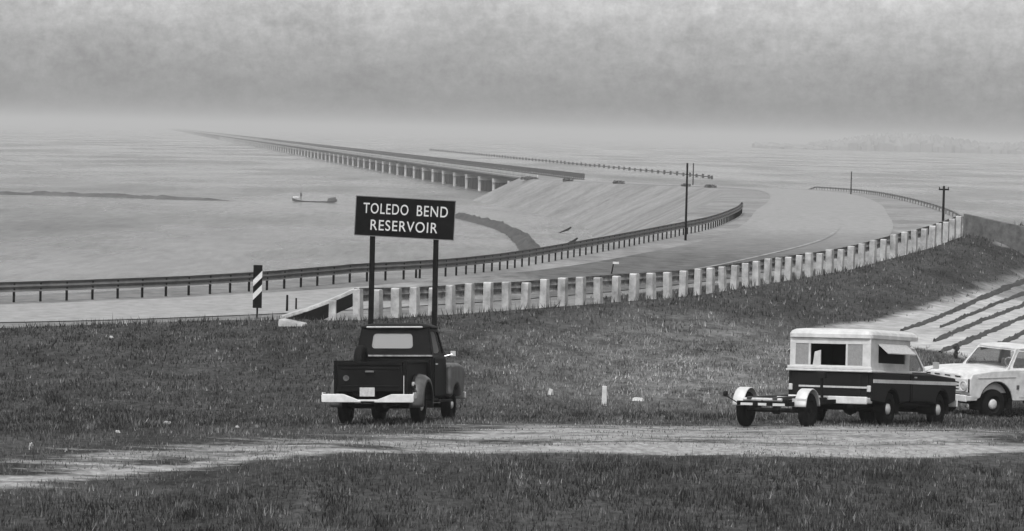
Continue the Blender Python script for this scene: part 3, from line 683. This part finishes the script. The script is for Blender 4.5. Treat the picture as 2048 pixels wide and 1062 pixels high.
    for s in (-1,1):
        pf = [(2.34,.55)]+[(2.9-.42*math.cos(R(a)),.36+.42*math.sin(R(a))) for a in range(20,161,14)]+[(3.62,.6),(3.70,.75),(3.70,1.08),(3.60,1.18),(3.2,1.23),(2.7,1.24),(2.34,1.20)]
        mb = MB(); mb.prism(pf,*sorted((s*.55,s*.95))); f = mb.build('front_fender',M['darkpaint_lit'],g,bevel=.07,seg=3)
        mb = MB(); mb.lathe([(0,.001),(0,.1),(-.04,.12)],(0,0,0),'x',seg=18); h = mb.build('headlight',M['lens'],f,smooth=True); h.rotation_euler = (0,0,R(90)); h.location = (s*.76,3.72,.9)
    mb = MB(); mb.box(-.5,.5,3.6,3.68,.6,.95); mb.build('grille',M['chrome'],g,bevel=.02)
    mb = MB(); mb.box(-.95,.95,3.8,3.86,.46,.62); mb.build('front_bumper',M['chrome'],g,bevel=.03)
    # white split rear bumper
    mb = MB(); yb = -1.24; dz_ = -.04
    for s in (-1,1):
        prof = [(s*.14,.44),(s*.94,.44),(s*.955,.47),(s*.955,.59),(s*.93,.61),(s*.5,.61),(s*.14,.475)]
        mb.prism(prof,yb-.03,yb+.02,'y'); mb.box(*sorted((s*.93,s*.955)),yb,yb+.25,.52,.64)
    mb.box(-.2,.2,yb-.015,yb+.01,.46,.50)
    mb.build('rear_bumper',M['white'],g,bevel=.012)
    mb = MB(); mb.box(-.155,.155,yb-.045,yb-.035,.56,.74); mb.build('number_plate',M['plate'],g,bevel=.005)
    mb = MB(); mb.box(-.42,-.34,yb,-1.0,.46,.54); mb.box(.34,.42,yb,-1.0,.46,.54); mb.build('bumper_bracket',M['under'],g)
    mb = MB(); mb.tube([(.84,2.15,1.38),(1.0,2.2,1.42)],.012,6); mb.box(.96,1.07,2.19,2.21,1.38,1.49); mb.build('mirror',M['chrome'],g)
    for (x,y) in ((-.76,0),(.76,0),(-.76,2.9),(.76,2.9)): tyre_wheel(g,x,y,.36,.2,1 if x>0 else -1,M['hub'] if y>1 else M['hub'],.09)
    return g
pickup_old()

# --- dark pickup with a white camper cap
def pickup_camper():
    hd = R(29); g = ground_vehicle('camper_truck',7.34,69.7,hd,'dark pickup with a pale side stripe carrying a white camper cap','camper truck')
    DP = M['dark2']
    mb = MB(); mb.box(-.5,-.4,-1.1,3.6,.38,.52); mb.box(.4,.5,-1.1,3.6,.38,.52); mb.tube([(-.78,0,.35),(.78,0,.35)],.05,8); mb.lathe([(-.16,.01),(-.12,.11),(0,.16),(.12,.11),(.16,.01)],(0,0,.35),'x',seg=14); mb.tube([(-.7,2.9,.33),(.7,2.9,.33)],.05,8); mb.box(-.3,.3,2.3,3.3,.35,.9); mb.box(-.9,.9,.5,2.4,.42,.6); mb.box(-.6,.6,-1.0,.2,.6,.7); mb.build('chassis',M['under'],g)
    def side_prof(y0,y1,z0,z1,cy,r=.42): 
        a = [(cy-r*math.cos(R(q)),.36+r*math.sin(R(q))) for q in range(15,166,15)]
        return [(y0,z0)]+a+[(y1,z0),(y1,z1),(y0,z1)]
    for s in (-1,1):
        mb = MB(); mb.prism(side_prof(-1.12,.98,.52,1.12,0),*sorted((s*.86,s*.97))); mb.build('bed_side',DP,g,bevel=.03,seg=3)
        mb = MB(); mb.prism([(1.0,.5)]+[(2.2,.5)]+[(2.9-.43*math.cos(R(q)),.36+.43*math.sin(R(q))) for q in range(15,166,15)]+[(3.7,.55),(3.72,.95),(3.66,1.06),(2.3,1.13),(1.0,1.13)],*sorted((s*.6,s*.97))); mb.build('front_side',DP,g,bevel=.035,seg=3)
        mb = MB(); mb.box(*sorted((s*.965,s*.985)),-1.08,3.68,.90,.975); mb.build('side_stripe',M['stripe'],g)
        mb = MB(); mb.box(*sorted((s*.972,s*.979)),1.1,2.15,.56,1.1); d = mb.build('door',DP,g,bevel=.006); mb = MB(); mb.box(*sorted((s*.98,s*1.0)),1.18,1.3,1.03,1.06); mb.build('door_handle',M['chrome'],d)
    mb = MB(); mb.box(-.87,.87,-1.14,-1.08,.56,1.12); mb.box(-.87,.87,.92,.98,.5,1.12); mb.box(-.86,.86,-1.1,.95,.62,.66); mb.build('bed',DP,g,bevel=.01)
    mb = MB(); mb.box(-.72,.72,-1.165,-1.135,.60,1.10); tg = mb.build('tailgate',DP,g,bevel=.012)
    mb = MB(); mb.box(-.70,.88,-1.178,-1.164,.775,.815); mb.build('trim_strip',M['plate'],tg)
    mb = MB(); mb.box(-.93,.93,-1.32,-1.26,.44,.60); mb.box(-.93,-.88,-1.28,-1.0,.46,.58); mb.box(.88,.93,-1.28,-1.0,.46,.58); mb.build('rear_bumper',M['white'],g,bevel=.02)
    for s in (-1,1):
        mb = MB(); mb.box(s*.9-.045,s*.9+.045,-1.17,-1.12,.70,.84); mb.build('tail_lamp',M['white'] if s>0 else M['lens'],g,bevel=.02)
    mb = MB(); mb.prism([(1.0,.6),(1.0,1.16),(2.35,1.16),(2.35,.6)],-.84,.84); mb.build('cab_body',DP,g,bevel=.03)
    greenhouse(g,.82,1.08,2.33,1.14,.68,1.16,1.95,1.66,M['white'],M['white'],rear_hole=(.14,.86,.2,.8),front_glass=M['tint'],side_glass=M['tint'],roof_h=.08)
    mb = MB(); mb.box(-.66,.66,1.15,1.32,.8,1.3); mb.build('bench_seat',M['seat'],g,bevel=.05)
    rings = []
    for y,wd,zt in ((2.33,.78,1.17),(2.8,.76,1.16),(3.4,.74,1.11),(3.68,.72,1.03)):
        rings.append([(-wd,y,.7),(-wd,y,zt-.08),(-wd*.85,y,zt-.01),(-wd*.4,y,zt+.02),(wd*.4,y,zt+.02),(wd*.85,y,zt-.01),(wd,y,zt-.08),(wd,y,.7)])
    mb = MB(); mb.loft(rings); mb.build('hood',DP,g,bevel=.02)
    mb = MB(); mb.box(-.8,.8,3.7,3.74,.62,.92); mb.build('grille',M['chrome'],g,bevel=.01)
    mb = MB(); mb.box(-.96,.96,3.82,3.88,.42,.58); mb.build('front_bumper',M['white'],g,bevel=.02)
    for s in (-1,1):
        mb = MB(); mb.lathe([(0,.001),(.02,.09)],(0,0,0),'x',seg=18); h = mb.build('headlight',M['lens'],g,smooth=True); h.rotation_euler = (0,0,R(90)); h.location = (s*.78,3.76,.8)
    for (x,y) in ((-.80,0),(.80,0),(-.80,2.9),(.80,2.9)): tyre_wheel(g,x,y,.36,.2,1 if x>0 else -1,M['hub'],.12)
    mb = MB(); mb.tube([(.86,2.15,1.2),(1.05,2.2,1.3)],.012,6); mb.box(1.0,1.14,2.19,2.21,1.25,1.4); mb.build('mirror',M['chrome'],g)
    for s in (-1,1): liner(g,s*.55,s*.955,2.9,.36,.42); liner(g,s*.7,s*.955,0,.36,.41)
    # camper cap
    cap = tag(empty('camper_cap',(0,0,0)),None); cap.parent = g
    Wc = mat('camper_shell_paint',.40,.5,.22,3.5); z0,z1 = 1.15,1.86; y0,y1 = -1.16,1.02; hx = .93; tx = .86
    th = .04
    # rear wall in three window bays
    mb = MB(); zb0,zb1 = 1.25,1.70
    mb.box(-hx,hx,y0,y0+th,z0,zb0); mb.box(-hx,hx,y0,y0+th,zb1,z1)
    for a,b in ((-hx,-.80),(-.50,-.455),(.355,.40),(.74,hx)): mb.box(a,b,y0+.001,y0+th-.001,zb0,zb1)
    mb.build('rear_wall',Wc,cap,bevel=.006)
    mb = MB(); mb.box(-.80,-.50,y0+.012,y0+.02,zb0,zb1); mb.build('left_pane',M['screen'],cap)
    mb = MB(); mb.box(.40,.74,y0+.012,y0+.02,zb0,zb1); mb.build('right_pane',M['screen'],cap)
    mb = MB(); mb.hexa([(-.44,y0+.1,zb0),(-.26,y0+.1,zb0),(-.26,y0+.13,zb0),(-.44,y0+.13,zb0),(-.40,y0+.1,zb0+.28),(-.26,y0+.1,zb0+.32),(-.26,y0+.13,zb0+.32),(-.40,y0+.13,zb0+.28)]); mb.build('curtain',M['offwhite'],cap)
    for s in (-1,1):
        mb = MB(); mb.panel((s*hx,y0+th,z0),(s*hx,y1,z0),(s*hx,y1,z1),(s*hx,y0+th,z1),(.18,.88,.24,.74),(-s*.03,0,0),.03); mb.build('side_wall',Wc,cap,bevel=.004)
        mb = MB(); mb.box(*sorted((s*(hx-.02),s*(hx-.012))),-.72,.72,1.32,1.50); mb.build('side_pane',M['black'],cap)  # opaque black pane keeps the inside of the cap dark
        # open awning window flap
        mb = MB(); q = [(s*hx,-.78,1.72),(s*hx,.80,1.72),(s*(hx+.24),.80,1.52),(s*(hx+.24),-.78,1.52)]
        mb.hexa([q[3],q[2],(q[2][0],q[2][1],q[2][2]+.02),(q[3][0],q[3][1],q[3][2]+.02),q[0],q[1],(q[1][0],q[1][1],q[1][2]+.02),(q[0][0],q[0][1],q[0][2]+.02)]); mb.build('awning_flap',M['plate'],cap)
    mb = MB(); mb.box(-hx,hx,y1-.03,y1,z0,z1); mb.build('front_wall',Wc,cap)
    mb = MB(); mb.box(-.86,.86,y1-.06,y1-.035,z0,z1-.02); mb.box(-.87,-.86,y0+.2,y1-.06,z0,z1-.02); mb.box(.86,.87,y0+.2,y1-.06,z0,z1-.02); mb.build('interior_shade',M['black'],cap)  # black sheets added inside as the cap's interior shade
    rings = [rounded(-hx-.03+i,hx+.03-i,y0-.05+i,y1+.45-i*.6,z1+dz,.12) for i,dz in ((0,-.03),(0,.05),(.03,.11),(.1,.15),(.25,.17))]
    mb = MB(); mb.loft(rings); mb.build('cap_roof',Wc,cap,bevel=.004)
    mb = MB(); mb.box(-.99,.99,y0-.06,y1+.02,1.115,1.16); mb.box(-.97,.97,y0-.045,y0-.01,1.16,1.23); mb.build('bottom_lip',M['offwhite'],cap,bevel=.015)
    return g
pickup_camper()

# --- white pickup facing left
def pickup_white():
    # front wheel on the camera side sits at pixel (1975, 832)
    p = onland(1981,834); ang = R(-46)   # heading clockwise from +Y
    hd = R(270-34)
    f = Vector((math.sin(hd),math.cos(hd))); r_ = Vector((f.y,-f.x))
    c0 = Vector((p.x,p.y))-f*2.9+r_*.80
    g = ground_vehicle('pickup_truck',c0.x,c0.y,hd,'white pickup facing left with its nose behind the camper truck','pickup truck')
    Wp = M['white']
    mb = MB(); mb.box(-.8,.8,-1.1,3.55,.40,.56); mb.box(-.6,.6,2.2,3.5,.45,.9); mb.tube([(-.75,0,.35),(.75,0,.35)],.05,8); mb.tube([(-.7,2.9,.33),(.7,2.9,.33)],.05,8); mb.build('chassis',M['under'],g)
    for s in (-1,1):
        pf = [(1.0,.42),(2.33,.42)]+[(2.9-.54*math.cos(R(q)),.36+.54*math.sin(R(q))) for q in range(8,173,11)]+[(3.66,.46),(3.72,.62),(3.74,.98),(3.66,1.10),(3.0,1.16),(1.0,1.18)]
        mb = MB(); mb.prism(pf,*sorted((s*.62,s*.98))); mb.build('front_side',Wp,g,bevel=.02)
        a = [(0-.46*math.cos(R(q)),.38+.44*math.sin(R(q))) for q in range(8,173,11)]
        mb = MB(); mb.prism([(-1.2,.48)]+a+[(.97,.45),(.97,1.14),(-1.2,1.14)],*sorted((s*.84,s*.98))); mb.build('bed_side',Wp,g,bevel=.03)
        mb = MB(); mb.box(*sorted((s*.982,s*.99)),1.08,2.16,.5,1.1); d = mb.build('door',Wp,g,bevel=.006); mb = MB(); mb.box(*sorted((s*.99,s*1.015)),1.16,1.3,1.0,1.03); mb.build('door_handle',M['chrome'],d)
        mb = MB(); mb.box(*sorted((s*.975,s*.992)),2.3,3.5,.99,1.005); mb.build('side_moulding',M['plate'],g)
        mb = MB(); mb.box(*sorted((s*.981,s*.992)),2.18,2.26,.70,.80); mb.build('fender_badge',M['raildark'],g)
    mb = MB(); mb.box(-.85,.85,-1.2,.97,.6,.64); mb.box(-.85,.85,-1.22,-1.17,.6,1.13); mb.box(-.85,.85,.93,.97,.5,1.14); mb.build('bed',Wp,g,bevel=.01)
    mb = MB(); mb.prism([(1.0,.5),(1.0,1.17),(2.4,1.17),(2.4,.5)],-.85,.85); mb.build('cab_body',Wp,g,bevel=.03)
    greenhouse(g,.84,1.05,2.42,1.15,.70,1.14,2.02,1.64,Wp,Wp,front_hole=(.04,.96,.06,.92),front_glass=M['clear'],side_glass=M['tint'],roof_h=.07)
    mb = MB(); mb.box(-.66,.66,1.12,1.3,.9,1.34); mb.build('bench_seat',M['offwhite'],g,bevel=.05)
    mb = MB(); mb.lathe([(-.012,.2),(.012,.2),(.012,.18),(-.012,.18),(-.012,.2)],(0,0,0),'z',seg=24); o = mb.build('steering_wheel',M['offwhite'],g); o.location = (-.38,1.9,1.25); o.rotation_euler = (R(60),0,0)
    rings = []
    for y,wd,zt in ((2.38,.80,1.19),(2.8,.80,1.20),(3.3,.78,1.19),(3.6,.76,1.14),(3.72,.74,1.05)):
        rings.append([(-wd,y,.6),(-wd,y,zt-.06),(-wd*.85,y,zt-.0),(-wd*.4,y,zt+.02),(wd*.4,y,zt+.02),(wd*.85,y,zt-.0),(wd,y,zt-.06),(wd,y,.6)])
    mb = MB(); mb.loft(rings); mb.build('hood',Wp,g,bevel=.02)
    for s in (-1,1): liner(g,s*.60,s*.972,2.9,.36,.525); liner(g,s*.7,s*.965,0,.38,.425)
    gr = MB(); gr.box(-.92,.92,3.735,3.765,.66,.98); gf = gr.build('grille',Wp,g,bevel=.01)
    mb = MB()
    for z in (.72,.80,.88): mb.box(-.60,.60,3.762,3.772,z-.014,z+.014)
    mb.build('grille_slots',M['black'],gf)
    mb = MB()
    for x in (-.62,-.25,.12,.45): mb.box(x,x+.18,3.742,3.752,1.0,1.03)
    mb.build('hood_vents',M['black'],g)
    for s in (-1,1):
        mb = MB(); mb.lathe([(0,.001),(.03,.05),(.0,.1)],(0,0,0),'x',seg=20); h = mb.build('headlight',M['lens'],g,smooth=True); h.rotation_euler = (0,0,R(90)); h.location = (s*.78,3.775,.80)
        mb = MB(); mb.lathe([(0,.1),(.02,.115),(0,.13),(-.02,.115),(0,.1)],(0,0,0),'x',seg=20); k = mb.build('headlight_ring',M['plate'],g); k.rotation_euler = (0,0,R(90)); k.location = (s*.78,3.775,.80)
        mb = MB(); mb.box(*sorted((s*.93,s*.945)),3.74,3.772,.66,.98); mb.build('lamp_surround',M['black'],g)
    mb = MB(); mb.box(-.98,.98,3.82,3.88,.44,.60); mb.box(-.98,-.94,3.5,3.86,.46,.58); mb.box(.94,.98,3.5,3.86,.46,.58); mb.build('front_bumper',Wp,g,bevel=.025)
    for (x,y) in ((-.80,0),(.80,0),(-.80,2.9),(.80,2.9)): tyre_wheel(g,x,y,.36,.2,1 if x>0 else -1,M['white'],.125)
    return g
pickup_white()

# --- empty boat trailer
def trailer():
    hd = R(27); x,y = 5.47,66.15
    g = ground_vehicle('boat_trailer',x,y,hd,'empty two wheeled boat trailer with white mudguards behind the camper truck','trailer')
    tr = .68
    mb = MB(); mb.box(-.55,-.48,-.75,1.9,.45,.53); mb.box(.48,.55,-.75,1.9,.45,.53); mb.box(-.55,.55,-.78,-.71,.45,.54); mb.box(-.55,.55,.55,.62,.45,.53); mb.tube([(-.51,1.9,.49),(0,2.7,.47)],.035,6); mb.tube([(.51,1.9,.49),(0,2.7,.47)],.035,6); mb.build('frame',M['under'],g)
    mb = MB(); mb.tube([(-tr,0,.34),(tr,0,.34)],.045,8); mb.box(-.56,-.46,-.3,.3,.36,.44); mb.box(.46,.56,-.3,.3,.36,.44); mb.lathe([(-.1,.01),(-.07,.08),(.07,.08),(.1,.01)],(0,0,.34),'x',seg=10); mb.build('axle',M['black'],g)
    mb = MB(); mb.tube([(0,-.78,.52),(0,3.0,.5)],.04,8); mb.box(-.06,.06,2.95,3.1,.46,.56); mb.build('tongue',M['black'],g)
    for xx in (-.28,.28):
        mb = MB(); mb.box(xx-.05,xx+.05,-.8,1.2,.575,.63); mb.build('bunk_board',M['wood'],g,bevel=.01)
    mb = MB()
    for yy in (-.745,.585): mb.tube([(-.42,yy,.575),(.42,yy,.575)],.035,8)
    mb.build('keel_roller',M['plate'],g)
    for x0,x1 in ((-.46,-.2),(-.08,.1),(.24,.5)):
        mb = MB(); mb.box(x0,x1,-.80,-.785,.455,.505); mb.build('reflector_strip',M['offwhite'],g)
    for s in (-1,1):
        mb = MB(); mb.lathe([(-.13,.385),(-.11,.40),(.11,.40),(.13,.385)],(0,0,0),'x',R(5),R(175),20); o = mb.build('mudguard',M['offwhite'],g,smooth=True); o.location = (s*tr,-.03,.40)
        sm = o.modifiers.new('thick','SOLIDIFY'); sm.thickness = .012
        mb = MB(); mb.box(*sorted((s*.55,s*(tr-.1))),-.06,.04,.44,.48); mb.build('mudguard_bracket',M['offwhite'],g)
        tyre_wheel(g,s*tr,0,.36,.16,s,M['black'],.06)
    mb = MB(); mb.tube([(-.55,-.76,.5),(-.80,-.78,.64)],.012,6); mb.lathe([(-.03,.001),(-.03,.06),(.03,.06),(.03,.001)],(-.80,-.78,.67),'x',seg=14); mb.build('tail_lamp',M['black'],g)
    mb = MB(); mb.box(.5,.8,-.40,-.385,.44,.6); mb.build('number_plate',M['plate'],g)
    mb = MB(); mb.tube([(0,2.5,.5),(0,2.45,1.0)],.035,8); mb.box(-.1,.1,2.38,2.5,.95,1.08); mb.build('winch_post',M['black'],g)
trailer()

# ------------------------------------------------------------------ small things on the ground
def litter(px,py,w_,h_,label):
    p = onland(px,py); s = 6500/p.y; mb = MB(); a,b = w_/s/2,h_/s
    rings = [[(-a,-.03,0),(-a*.3,-.1,.01),(a*.6,-.08,0),(a,.02,.01),(a*.5,.12,.0),(-a*.6,.1,.01)],[(-a*.8,0,b*.7),(-a*.2,-.05,b),(a*.5,-.04,b*.6),(a*.8,.02,b*.8),(a*.3,.08,b*.5),(-a*.5,.06,b*.9)]]
    mb.loft(rings); o = mb.build('paper_scrap',M['paper']); o.location = p-Vector((0,0,.005)); o.rotation_euler = (0,0,random.uniform(-.5,.5)); tag(o,label,'litter')
litter(334,850,18,9,'crumpled white scrap in the grass well left of the pickup, the largest on the left')
litter(236,866,9,6,'small white scrap in the grass left of the largest scrap')
litter(62,893,4,9,'tiny white scrap near the left edge above the dirt track')
litter(1101,790,11,14,'small upright pale scrap in the grass left of the white stake')
litter(1276,802,26,8,'flat pale scrap in the grass right of the white stake')
litter(474,856,7,5,'tiny pale scrap in the grass nearest to the left side of the pickup')
litter(222,676,8,5,'tiny pale scrap high on the left grass slope below the road')
p = onland(585,652); mb = MB(); mb.hexa([(-.45,-.15,-.1),(.35,-.35,-.1),(.5,.0,-.1),(-.3,.25,-.1),(-.42,-.12,.2),(.33,-.3,.08),(.45,.0,.1),(-.28,.22,.22)])
o = mb.build('concrete_slab',M['concrete'],bevel=.03); o.location = p; tag(o,'broken pale concrete slab lying at the foot of the sloping fence end','concrete slab')

# dark furrow ridges on the sandy ground at the right
fur = [((1803,662),(1900,625),(1975,592),(2060,558)),((1880,656),(1960,622),(2060,583)),((1868,684),(1940,652),(1990,632),(2060,606)),((1880,705),(1950,677),(2000,655),(2060,630)),((1962,700),(2000,688),(2060,661))]
ruts = mat('dark_furrow_soil',.022,.95,.6,1.2)
for i,f_ in enumerate(fur):
    P_ = resample(np.array([tuple(onland(*q)[:2])+(0,) for q in f_]),.5); rg = np.random.default_rng(i); rings = []
    for k,q in enumerate(P_):
        a = frame2(P_,k); nx,ny = -math.sin(a),math.cos(a); w_ = (.19 if i != 1 else .12)*(1+.15*rg.normal())*min(1,.3+k/6)*(.55 if math.sin(k*.37+i*2)>.8 else 1); row = []
        for u in np.linspace(-1,1,7): row.append((q[0]+nx*u*w_,q[1]+ny*u*w_,tz(q[0]+nx*u*w_,q[1]+ny*u*w_)-.02+(1-u*u)*.09*(1+.4*rg.normal())))
        rings.append(row)
    A = np.array(rings); tag(link('furrow_ridge',grid_mesh('furrow_ridge',A[:,:,0],A[:,:,1],A[:,:,2]),ruts),kind='structure')

# shrubs
def leaf_clump(name, c, rx, ry, h, nleaf, size, m, label, cat='shrub', group=None, seed=0, lobes=None):
    rg = np.random.default_rng(seed); root = tag(empty(name,c),label,cat,group)
    lobes = lobes or [(0,0,.5,1.0)]
    me = bpy.data.meshes.new('foliage'); V=[];F=[]
    for i in range(nleaf):
        lx,lz,lh,sc_ = lobes[i%len(lobes)]
        d = rg.normal(size=3); d /= np.linalg.norm(d); r = rg.random()**.4
        cpt = np.array([lx+d[0]*rx*r*sc_, d[1]*ry*r*sc_, h*(lz+ (.5+.5*d[2]*r)*lh)])
        a = rg.normal(size=3); a /= np.linalg.norm(a); b = np.cross(a,rg.normal(size=3)); b /= np.linalg.norm(b); s = size*(.6+.8*rg.random()); k = len(V)
        V += [tuple(cpt-a*s-b*s*.4),tuple(cpt+a*s),tuple(cpt-a*s+b*s*.5)]; F.append((k,k+1,k+2))
    me.from_pydata(V,[],F); link('foliage',me,m,root)
    mb = MB()
    for k in range(4): mb.tube([(0,0,-.1),(rx*.5*math.cos(k*1.6),ry*.5*math.sin(k*1.6),h*.75)],[max(.006,rx*.05),max(.003,rx*.02)],5)
    mb.build('stem',M['postdark'],root)
leaf_clump('weed_bush',onland(1912,718),.10,.1,.47,900,.022,M['leaf'],'small dark two lobed weed standing between the camper truck and the sandy furrows',lobes=[(0,.45,.55,1.1),(-.01,0,.55,.7)],seed=5)
for i,(px,py,wp,hp,lb) in enumerate(((1192,365,34,7,'low grey scrub on the far causeway right at the bridge end'),(1238,372,20,10,'grey scrub patch on the far causeway, second from the bridge end'),(1300,381,22,9,'dark slanting scrub patch in the middle of the far causeway edge'),(1388,397,14,6,'small scrub patch on the causeway right of the tall pole'),(1418,404,22,7,'scrub patch on the causeway right of the tall pole, nearer the bend'))):
    q_ = RC[np.argmin(np.abs(RC[:,1]-(575,535,490,430,400)[i]))]; p = Vector((q_[0]-6.8,q_[1],tz(q_[0]-6.8,q_[1]))); s = 6500/p.y
    leaf_clump('scrub_bush',p,wp/s/2,1.2,hp/s,700,.22,M['leafgrey'],lb,group='scrub along the far causeway',seed=20+i)
p = onland(1322,832); leaf_clump('weed_bush',p,.14,.12,.22,300,.03,M['leaf'],'small dark weed at the edge of the track between the white stake and the trailer',seed=44)
# far wood across the lake on the right
V=[];F=[]; rg = np.random.default_rng(9)
for i in range(5200):
    x = 330+rg.random()*1000; y = 4200+rg.random()*260; hh = (9+9*rg.random()**1.5)*(1 if x>400 else .6)*(1+.5*math.sin(x*.021)*math.sin(x*.0077+1)); r0 = 6+4*rg.random()
    k = len(V); zb = WATER_Z
    ring = [(x+r0*math.cos(a)*(.7+.5*rg.random()),y+r0*math.sin(a),zb+hh*(.35+.3*rg.random())) for a in np.arange(6)*math.pi/3]
    V += [(q[0],q[1],zb-.5) for q in ring]+ring+[(x,y,zb+hh)]
    for j in range(6): n2 = (j+1)%6; F += [(k+j,k+n2,k+6+n2,k+6+j),(k+6+j,k+6+n2,k+12)]
me = bpy.data.meshes.new('far_wood'); me.from_pydata(V,[],F); tag(link('far_wood',me,mat('hazed_foliage',.16,.9,.4,.02)),kind='stuff')  # leaves lightened, far haze put into their colour

# ------------------------------------------------------------------ grass: blades as one object
def vnoise(X, Y, sx, sy, octs=3, seed=0):
    rg = np.random.default_rng(seed); out = 0; amp = 1; tot = 0
    for o in range(octs):
        G = rg.random((256,256)); u = X/sx*2**o+97.3; v = Y/sy*2**o+31.7; i = np.floor(u).astype(int); j = np.floor(v).astype(int); fu = smooth(u-i); fv = smooth(v-j)
        i0,i1,j0,j1 = i%256,(i+1)%256,j%256,(j+1)%256
        out = out+amp*((G[i0,j0]*(1-fu)+G[i1,j0]*fu)*(1-fv)+(G[i0,j1]*(1-fu)+G[i1,j1]*fu)*fv); tot += amp; amp *= .6
    return np.clip((out/tot-.5)*1.7+.5,0,1)
def grass():
    parts = []
    for (y0,y1,dens,hmin,hmax,wd) in ((43,62,330,.03,.11,.010),(62,80,200,.03,.12,.013),(80,104,95,.04,.13,.018),(104,170,30,.07,.18,.024)):
        xr = .165*y1+4; n = int(dens*(y1-y0)*2*xr); X = rng.uniform(-xr,xr,n); Y = rng.uniform(y0,y1,n)
        parts.append((X,Y,np.full(n,hmin),np.full(n,hmax),np.full(n,wd)))
    X,Y,h0,h1,wd = [np.concatenate(a) for a in zip(*parts)]
    k = np.abs(X) < .165*Y+3; X,Y,h0,h1,wd = X[k],Y[k],h0[k],h1[k],wd[k]
    tr,sa,dr = masks(X,Y)
    # patchiness
    pn = vnoise(X,Y,.5,1.1,3,1); pn2 = vnoise(X,Y,3.5,9,3,2)
    Yf = np.interp(X, EDGE[:,0], EDGE[:,1]); d,_ = seg_dist(X,Y,ROADC)
    keep = (rng.random(len(X)) < (.2+.8*pn)) & (rng.random(len(X)) > tr*(.42+.75*vnoise(X,Y,2.4,1.0,4,8))) & (rng.random(len(X)) > sa*1.5) & (tz_arr(X,Y)>-4) & (d>4.6) & ((Y<Yf+.5)|((X>1)&(d<10)&(Y<146)))
    X,Y,h0,h1,wd,tr,dr,pn,pn2 = [a[keep] for a in (X,Y,h0,h1,wd,tr,dr,pn,pn2)]; n = len(X); Z = tz_arr(X,Y)
    H = h0+(h1-h0)*rng.random(n)*(.3+1.0*pn); H *= np.where(rng.random(n)<.012*pn,2.2,1); H *= np.where((np.abs(Y-np.interp(X,EDGE[:,0],EDGE[:,1]))<1.6)&(rng.random(n)<.6),2.0,1); H *= (1-.5*tr); H *= np.where(Y<60,1.25,1)
    a = rng.uniform(0,2*np.pi,n); l = rng.normal(0,.35,n)*H; la = rng.uniform(0,2*np.pi,n)
    co = np.empty((n,3,3),np.float32)
    co[:,0] = np.column_stack([X-wd*np.cos(a),Y-wd*np.sin(a),Z-.01]); co[:,1] = np.column_stack([X+wd*np.cos(a),Y+wd*np.sin(a),Z-.01]); co[:,2] = np.column_stack([X+l*np.cos(la),Y+l*np.sin(la),Z+H])
    me = bpy.data.meshes.new('grass'); me.vertices.add(3*n); me.vertices.foreach_set('co',co.ravel()); me.loops.add(3*n); me.loops.foreach_set('vertex_index',np.arange(3*n,dtype=np.int32))
    me.polygons.add(n); me.polygons.foreach_set('loop_start',np.arange(0,3*n,3,dtype=np.int32)); me.polygons.foreach_set('loop_total',np.full(n,3,dtype=np.int32)); me.update()
    cl_ = vnoise(X,Y,.28,.7,2,3); sh = (.006+.085*rng.random(n)**1.8)*(.08+.7*pn2+1.5*cl_**1.6)*np.where(Y>66,1.25,1)*np.where((X<-4)&(Y>66),.8,1)+ .6*dr*vnoise(X,Y,.9,2.2,4,12)*rng.random(n)+.16*tr*rng.random(n); sh = np.where(rng.random(n)<.12, sh+.17*rng.random(n)*(.3+cl_), sh)
    sh = np.where(Y<58,sh*.9,sh)
    at_ = me.attributes.new('shade','FLOAT','FACE'); at_.data.foreach_set('value',sh.astype(np.float32))
    m = bpy.data.materials.new('grass_blades'); m.use_nodes = True; t = m.node_tree; P = t.nodes['Principled BSDF']; P.inputs['Roughness'].default_value = .8; P.inputs['Specular IOR Level'].default_value = .2
    an = N(t,'ShaderNodeAttribute',attribute_name='shade'); t.links.new(an.outputs['Fac'],P.inputs['Base Color'])
    tag(link('grass',me,m),kind='stuff'); print('BLADES',n)
def tz_arr(X,Y): return T(X,Y)
grass()

# ------------------------------------------------------------------ haze over the lake
mb = MB(); mb.box(-41000,41000,-3500,41500,-10.2,26); hz = mb.build('haze',None)
hm = bpy.data.materials.new('haze'); hm.use_nodes = True; t = hm.node_tree; t.nodes.clear(); o = N(t,'ShaderNodeOutputMaterial'); v = N(t,'ShaderNodeVolumePrincipled')
v.inputs['Color'].default_value = (.65,.65,.65,1); v.inputs['Density'].default_value = .0003; v.inputs['Anisotropy'].default_value = .0
t.links.new(v.outputs[0],o.inputs['Volume']); hz.data.materials.append(hm); tag(hz,kind='stuff')
